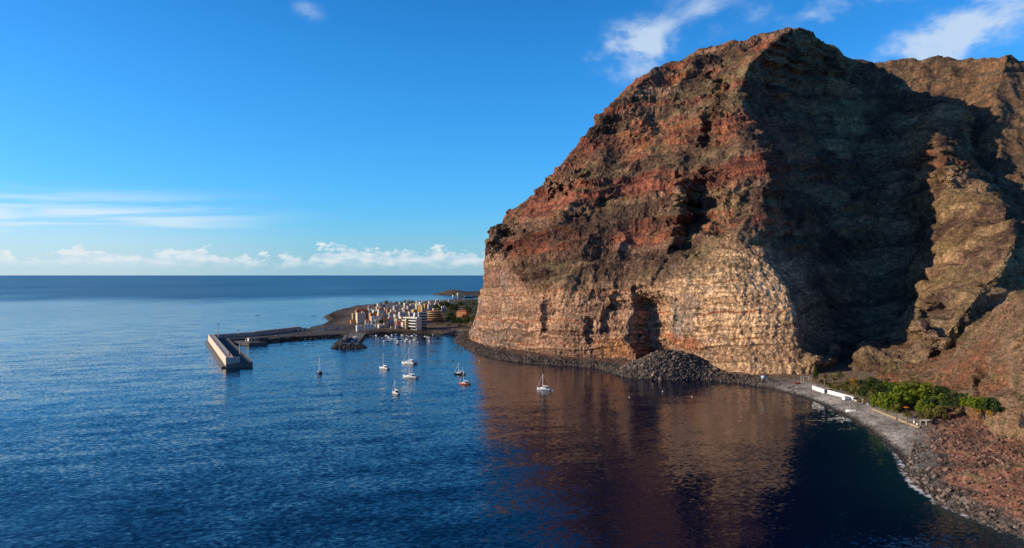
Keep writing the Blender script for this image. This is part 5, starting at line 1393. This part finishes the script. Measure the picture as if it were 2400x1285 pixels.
def build_grove():
    for a in (
        ('cyp', 1912, 897, 'dark upright cypress at the seaward end of the white beach wall', 0.85), ('palm', 1933, 903, 'small sunlit palm just behind the end of the white wall', 0.62), ('palm', 1952, 905, 'second palm from the seaward end, trunk in shade', 0.62),
        ('palm', 1967, 902, 'tallest palm behind the seaward half of the white wall', 0.72), ('olive', 1948, 912, 'olive green shrub spilling over the seaward end of the white wall', 0.5), ('olive', 1964, 914, 'olive bush below the tallest of the three palms', 0.48),
        ('dry', 2002, 908, 'yellow brown dry tree behind the white wall', 0.75), ('olive', 1986, 923, 'dusty olive tree above the middle of the white wall', 0.72), ('olive', 2012, 926, 'broad olive green tree behind the middle of the white wall', 0.95), ('tam', 2003, 920, 'brownish tamarisk squeezed behind the white wall', 0.8),
        ('dark', 2046, 916, 'dark green tree below the small white pillar', 0.75), ('dark', 2062, 928, 'dark evergreen in the shaded middle of the garden', 0.7), ('fig', 2080, 915, 'small bright green tree at the back of the garden by the hillside', 0.55), ('dark', 2092, 930, 'dark tree between the two bright fig crowns', 0.75),
        ('palm', 2046, 944, 'spreading palm behind the inland end of the white wall', 0.72), ('tam', 2025, 948, 'brown tamarisk bush in front of the inland end of the wall', 0.75), ('tam', 2009, 943, 'brown dry shrub beside the white van', 0.6), ('palm', 2043, 958, 'half dead palm with hanging fronds beside the wall end', 0.66),
        ('fig', 2078, 965, 'large round bright green fig tree nearest the beach', 1.05), ('fig', 2120, 955, 'large bright green fig tree in the middle of the grove', 1.15), ('fig', 2152, 950, 'tallest bright green fig tree, right of the orange parasol', 1.25), ('fig', 2112, 928, 'bright green tree at the back of the grove under the hillside', 0.85),
        ('fig', 2140, 925, 'bright green crown at the back next to the single tall palm', 0.8), ('palm', 2139, 934, 'single slim palm rising above the back of the grove', 0.95), ('dark', 2178, 950, 'dark shaded tree right of the tallest fig', 1.0), ('dark', 2205, 952, 'dark tree under the hillside in the shaded end of the grove', 1.0),
        ('dark', 2238, 962, 'dark shaded tree close to the yellow bush', 0.9), ('olive', 2222, 965, 'grey green open crowned tree at the lower edge of the shade', 0.75), ('olive', 2196, 982, 'rounded olive green tree at the lower corner of the grove', 0.85), ('fig', 2282, 962, 'small bright green tree beside the yellow bush', 0.55),
        ('dry', 2306, 979, 'golden yellow bush standing alone at the inland end of the garden', 0.95), ('dark', 2328, 968, 'dark bush behind the golden yellow one', 0.35), ('palm', 2101, 985, 'low spreading palm on the terrace wall, seaward of the pair', 0.62), ('palm', 2126, 997, 'low spreading palm on the terrace wall, inland of the pair', 0.6),
        ('palm', 2155, 994, 'small palm beside the white posts', 0.5), ('olive', 2172, 985, 'olive bush behind the pale shelter', 0.6), ('dry', 2188, 936, 'brownish tree top at the back edge of the grove', 0.5), ('dark', 2262, 955, 'dark low tree under the dry gully of the hillside', 0.55), ('dark', 2216, 946, 'dark crown wedged under the hillside right of the shaded pair', 0.9), ('dark', 2184, 968, 'dark understorey tree below the tallest fig', 0.8), ('fig', 2168, 972, 'green tree just above the pale shelter', 0.7),
        ('dark', 2100, 946, 'dark foliage filling the gap left of the parasol', 0.8), ('olive', 2062, 948, 'olive tree between the spreading palm and the largest fig', 0.7), ('dark', 2030, 932, 'dark tree behind the inland end of the long wall', 0.7), ('olive', 1976, 911, 'olive tree beside the tallest seaward palm', 0.6), ('dark', 2232, 956, 'dark crown in the middle of the shaded end of the grove', 0.75), ('olive', 2252, 966, 'olive bush at the lower edge near the golden bush', 0.6), ('fig', 2196, 955, 'green crown rising over the shaded trees right of the figs', 0.8), ('tam', 1925, 902, 'dusty shrub right behind the seaward wall end', 0.7), ('tam', 1990, 903, 'dusty shrub at the ravine mouth behind the palms', 0.8), ('olive', 2040, 898, 'olive tree at the foot of the knoll', 0.6), ('tam', 2075, 900, 'dusty shrub under the knoll by the hillside', 0.7), ('dark', 2022, 912, 'dark tree left of the small white pillar', 0.6),
        ('tam', 1945, 921, 'low brown shrub in front of the seaward wall gap', 0.5)):
        place(*a)
build_grove()

# ------------------------------------------------------------------ dry tufts on the slopes
def build_tufts():
    r = np.random.RandomState(44); V = []
    G = G_SHORE; px, py = proj(G); z = G[..., 2]
    A, _ = pick(G, (px > 2150) & (px < 2480) & (z > 7) & (vnoise(G / 9.0) > 0.5), 900, 61)
    px2, py2 = proj(G_NEAR)
    B, _ = pick(G_NEAR, (px2 > 1990) & (px2 < 2480) & (py2 > 640) & (vnoise(G_NEAR / 11.0) > 0.42), 2600, 62)
    for P, s0 in ((A, 0.42), (B, 0.5)):
        for p in P:
            n = r.randint(6, 11); s = s0 * r.uniform(0.6, 1.5)
            q = p + r.normal(size=(n, 3)) * np.array([s * 0.7, s * 0.7, s * 0.25]) + np.array([0, 0, s * 0.35])
            a = r.normal(size=(n, 3)); a /= np.linalg.norm(a, axis=1, keepdims=True); b = np.cross(a, r.normal(size=(n, 3))); b /= np.linalg.norm(b, axis=1, keepdims=True)
            V.append(np.stack([q - a * s * 0.6, q - b * s * 0.35, q + a * s * 0.6, q + b * s * 0.35], 1).reshape(-1, 3))
    V = np.concatenate(V)
    o = obj('dry_scrub', mesh_np('dry_scrub', V, np.arange(len(V)).reshape(-1, 4), smooth=False), leaf_mat('scrub_leaves', (0.06, 0.055, 0.02), (0.20, 0.18, 0.07)))
    tag(o, 'olive dry scrub dotted over the near hillside and red slope', 'scrub', kind='stuff')
build_tufts()

# ------------------------------------------------------------------ things on the beach
def on_shore(px, py, z=5.0):
    for _ in range(6):
        x, y, _z = atz(px, py, z); z = ground(x, y)
    return atz(px, py, z)
def build_beach_things():
    # white garden wall in three lengths
    for (a, b, lab, h_) in (((1905, 911), (1932, 921), 'white rendered garden wall, seaward length of the three', 1.6), ((1941, 922), (2001, 938), 'white rendered garden wall, long middle length', 1.6), ((2005, 939), (2035, 948), 'white rendered garden wall, short inland length with a stepped top', 1.6)):
        p, q = Vector(on_shore(*a)), Vector(on_shore(*b)); d = q - p; L = Vector((d.x, d.y)).length; rz = math.atan2(d.y, d.x)
        t = thing('garden_wall', (p.x, p.y, min(p.z, q.z) - 0.5), rz, lab, 'wall', 'white walls of the beach garden')
        m = MB(); m.box(0, L, -0.2, 0.2, 0, h_ + 0.5 + abs(p.z - q.z)); m.build('wall', t, M_WHITE)
        m = MB(); m.box(-0.08, L + 0.08, -0.3, 0.3, h_ + 0.5 + abs(p.z - q.z), h_ + 0.65 + abs(p.z - q.z)); m.build('coping', t, M_WHITE)
        n = max(2, int(L / 4.0))
        for k in range(n + 1):
            m = MB(); m.box(L * k / n - 0.25, L * k / n + 0.25, -0.32, 0.32, 0, h_ + 0.48 + abs(p.z - q.z)); m.build('pier', t, M_WHITE)
    # terrace wall of tan stone below the figs
    pts = [on_shore(*p) for p in ((2046, 961), (2075, 973), (2105, 985), (2132, 996), (2155, 1005))]
    t = thing('terrace_wall', pts[0], 0, 'low tan stone terrace wall between the pebbles and the fig trees', 'wall')
    st = mat('tan_stone', (0.36, 0.27, 0.18), 0.95, 0.3, 1.2)
    o0 = Vector(pts[0])
    rn = random.Random(8)
    for k in range(4):
        a, b = Vector(pts[k]) - o0, Vector(pts[k + 1]) - o0; d = b - a; L = Vector((d.x, d.y)).length; n = max(3, int(L / 1.5)); ang = math.atan2(d.y, d.x)
        for j in range(n):
            for row in range(2):
                c = a + d * ((j + 0.5 * (row % 2)) / n)
                m = MB(); wd = L / n * rn.uniform(0.42, 0.48); hh = rn.uniform(0.5, 0.6)
                m.box(-wd, wd, -0.3 + rn.uniform(-0.05, 0.05), 0.3, 0, hh, taper=0.04)
                o = m.build('stone', t, st); o.location = (c.x, c.y, c.z - 0.2 + row * 0.56); o.rotation_euler = (0, 0, ang)
    # van, beached boat, shelter, parasol and other small things
    x, y, z = on_shore(1983, 938)
    t = thing('parked_van', (x, y, z), 0.5, 'small white van parked in front of the long white wall', 'van')
    m = MB(); m.loft([[(s, -0.9, 0.35), (s, -0.9, h_), (s, 0.9, h_), (s, 0.9, 0.35)] for s, h_ in ((-2.3, 1.9), (-2.2, 2.1), (0.9, 2.1), (1.5, 1.3), (2.3, 1.1), (2.4, 0.6))]); m.build('body', t, M_GEL)
    m = MB(); m.add([(0.95, -0.8, 2.0), (0.95, 0.8, 2.0), (1.55, 0.8, 1.32), (1.55, -0.8, 1.32)], [(0, 1, 2, 3)]); m.build('windscreen', t, M_GLASS)
    for sy in (-0.92, 0.92):
        m = MB(); m.box(-0.2, 0.9, sy - 0.02, sy + 0.02, 1.3, 1.85); m.build('side_window', t, M_GLASS)
    for sx in (-1.5, 1.5):
        for sy in (-0.85, 0.85):
            m = MB(); m.rod((sx, sy - 0.11, 0.34), (sx, sy + 0.11, 0.34), 0.34, 0.34, 10); m.build('wheel', t, M_BLACK)
    x, y, z = on_shore(1995, 966)
    t = thing('beached_boat', (x, y, z + 0.1), 2.9, 'small white sailing boat lying tilted on the grey pebbles', 'boat')
    t.rotation_euler = (0.55, 0.0, 2.9)
    m = MB(); m.loft(hull_rings(5.0, 1.9, 0.75, 0.35)); m.build('hull', t, M_GEL, smooth=True)
    m = MB(); m.box(-2.0, 1.4, -0.65, 0.65, 0.62, 0.70); m.build('deck', t, M_TEAK)
    m = MB(); m.rod((0.4, 0, 0.4), (0.4, 0, 5.6), 0.07, 0.05); m.build('mast', t, M_ALU)
    x, y, z = on_shore(1790, 888)
    t = thing('water_tank', (x, y, z), 0.3, 'pale blue rounded tank on the track under the pale cliff', 'tank')
    m = MB(); m.rod((-1.3, 0, 0.95), (1.3, 0, 0.95), 0.95, 0.95, 14); m.build('tank', t, mat('pale_blue_plastic', (0.45, 0.62, 0.72), 0.4), smooth=True)
    for s in (-0.8, 0.8):
        m = MB(); m.box(s - 0.15, s + 0.15, -0.7, 0.7, -0.2, 0.35); m.build('cradle', t, M_CONC)
    x, y, z = on_shore(1868, 899)
    t = thing('red_boat', (x, y, z), 0.3, 'low red boat lying at the foot of the cliff before the white walls', 'boat')
    m = MB(); m.loft(hull_rings(4.2, 1.5, 0.6, 0.2)); m.build('hull', t, mat('hull_red', (0.45, 0.05, 0.03), 0.5), smooth=True)
    m = MB(); m.box(-0.2, 0.2, -0.6, 0.6, 0.45, 0.52); m.box(-1.4, -1.1, -0.6, 0.6, 0.45, 0.52); m.build('thwart', t, M_TEAK)
    x, y, z = on_shore(2170, 997)
    t = thing('beach_shelter', (x, y, z), 0.6, 'pale grey open shelter with a flat roof at the inland end of the terrace', 'shelter')
    for sx in (-2.2, 2.2):
        for sy in (-1.3, 1.3):
            m = MB(); m.rod((sx, sy, -0.3), (sx, sy, 2.2), 0.09); m.build('post', t, M_WHITE)
    for k in range(8):
        m = MB(); m.box(-2.5 + k * 0.63, -2.5 + k * 0.63 + 0.58, -1.6, 1.6, 2.2 + 0.02 * (k % 2), 2.28 + 0.02 * (k % 2)); m.build('roof_plank', t, mat('bleached_wood', (0.45, 0.43, 0.38), 0.9))
    x, y, z = on_shore(2124, 966)
    t = thing('parasol', (x, y, z), 0, 'open orange parasol among the fig trees', 'parasol')
    m = MB(); m.rod((0, 0, -0.2), (0, 0, 2.4), 0.05); m.build('pole', t, M_ALU)
    m = MB(); n = 8; m.add([(0, 0, 2.8)] + [(1.5 * math.cos(6.283 * k / n), 1.5 * math.sin(6.283 * k / n), 2.2) for k in range(n)], [(0, 1 + k, 1 + (k + 1) % n) for k in range(n)]); m.build('canopy', t, mat('orange_canvas', (0.70, 0.16, 0.03), 0.9))
    for (px, py, h_, w_, lab) in ((2037, 905, 3.2, 0.45, 'square white pillar behind the garden trees'), (2143, 992, 2.2, 0.3, 'white post beside the terrace steps, taller of two'), (2150, 998, 1.2, 0.3, 'white post beside the terrace steps, shorter of two')):
        x, y, z = on_shore(px, py)
        t = thing('white_pillar', (x, y, z - 0.2), 0.4, lab, 'pillar')
        m = MB(); m.box(-w_, w_, -w_, w_, 0, h_); m.build('shaft', t, M_WHITE)
        m = MB(); m.box(-w_ * 1.25, w_ * 1.25, -w_ * 1.25, w_ * 1.25, h_, h_ + 0.15); m.build('cap', t, M_WHITE)
    x, y, z = on_shore(1889, 893)
    t = thing('pergola', (x, y, z), 0.2, 'white pipe pergola frame against the rock at the end of the track', 'pergola')
    for sx in (-2.6, 2.6):
        for sy in (-1.2, 1.2):
            m = MB(); m.rod((sx, sy, -0.3), (sx, sy, 2.6), 0.09); m.build('post', t, M_WHITE)
    for sy in (-1.2, 1.2):
        m = MB(); m.rod((-2.8, sy, 2.6), (2.8, sy, 2.6), 0.09); m.build('beam', t, M_WHITE)
build_beach_things()

# ------------------------------------------------------------------ village trees
def build_village_trees():
    rnd = random.Random(31)
    for k, (a, b) in enumerate(((800, 372), (850, 360), (905, 356), (930, 352), (990, 358), (1070, 352), (1140, 356), (1192, 352), (1222, 352), (1262, 352), (1310, 352), (1505, 350), (1690, 346), (1880, 530))):
        place('palm', *z2(a, b + 12), 'tall palm standing dark against the sea at the back of the village' if k < 13 else 'lone palm in the dark fields by the orange villa', rnd.uniform(1.2, 1.7), zf=vz, group='palms behind the village')
    for k in range(46):
        a, b = (rnd.uniform(1830, 2260), rnd.uniform(520, 690)) if k < 22 else (rnd.uniform(1640, 2290), rnd.uniform(340, 470))
        place(('dark', 'olive', 'dark')[k % 3], *z2(a, b), 'dark green tree in the grove below the orange villa' if k < 22 else 'dark green tree along the hedges of the banana fields', rnd.uniform(0.8, 1.6), zf=vz, group='trees below the villa' if k < 22 else 'trees along the fields')
    for k in range(34):
        a, b = rnd.uniform(480, 1350), rnd.uniform(380, 640)
        place(('dark', 'olive')[k % 2], *z2(a, b), 'small dark tree standing among the village houses', rnd.uniform(0.6, 1.0), zf=vz, group='trees among the village houses')
build_village_trees()
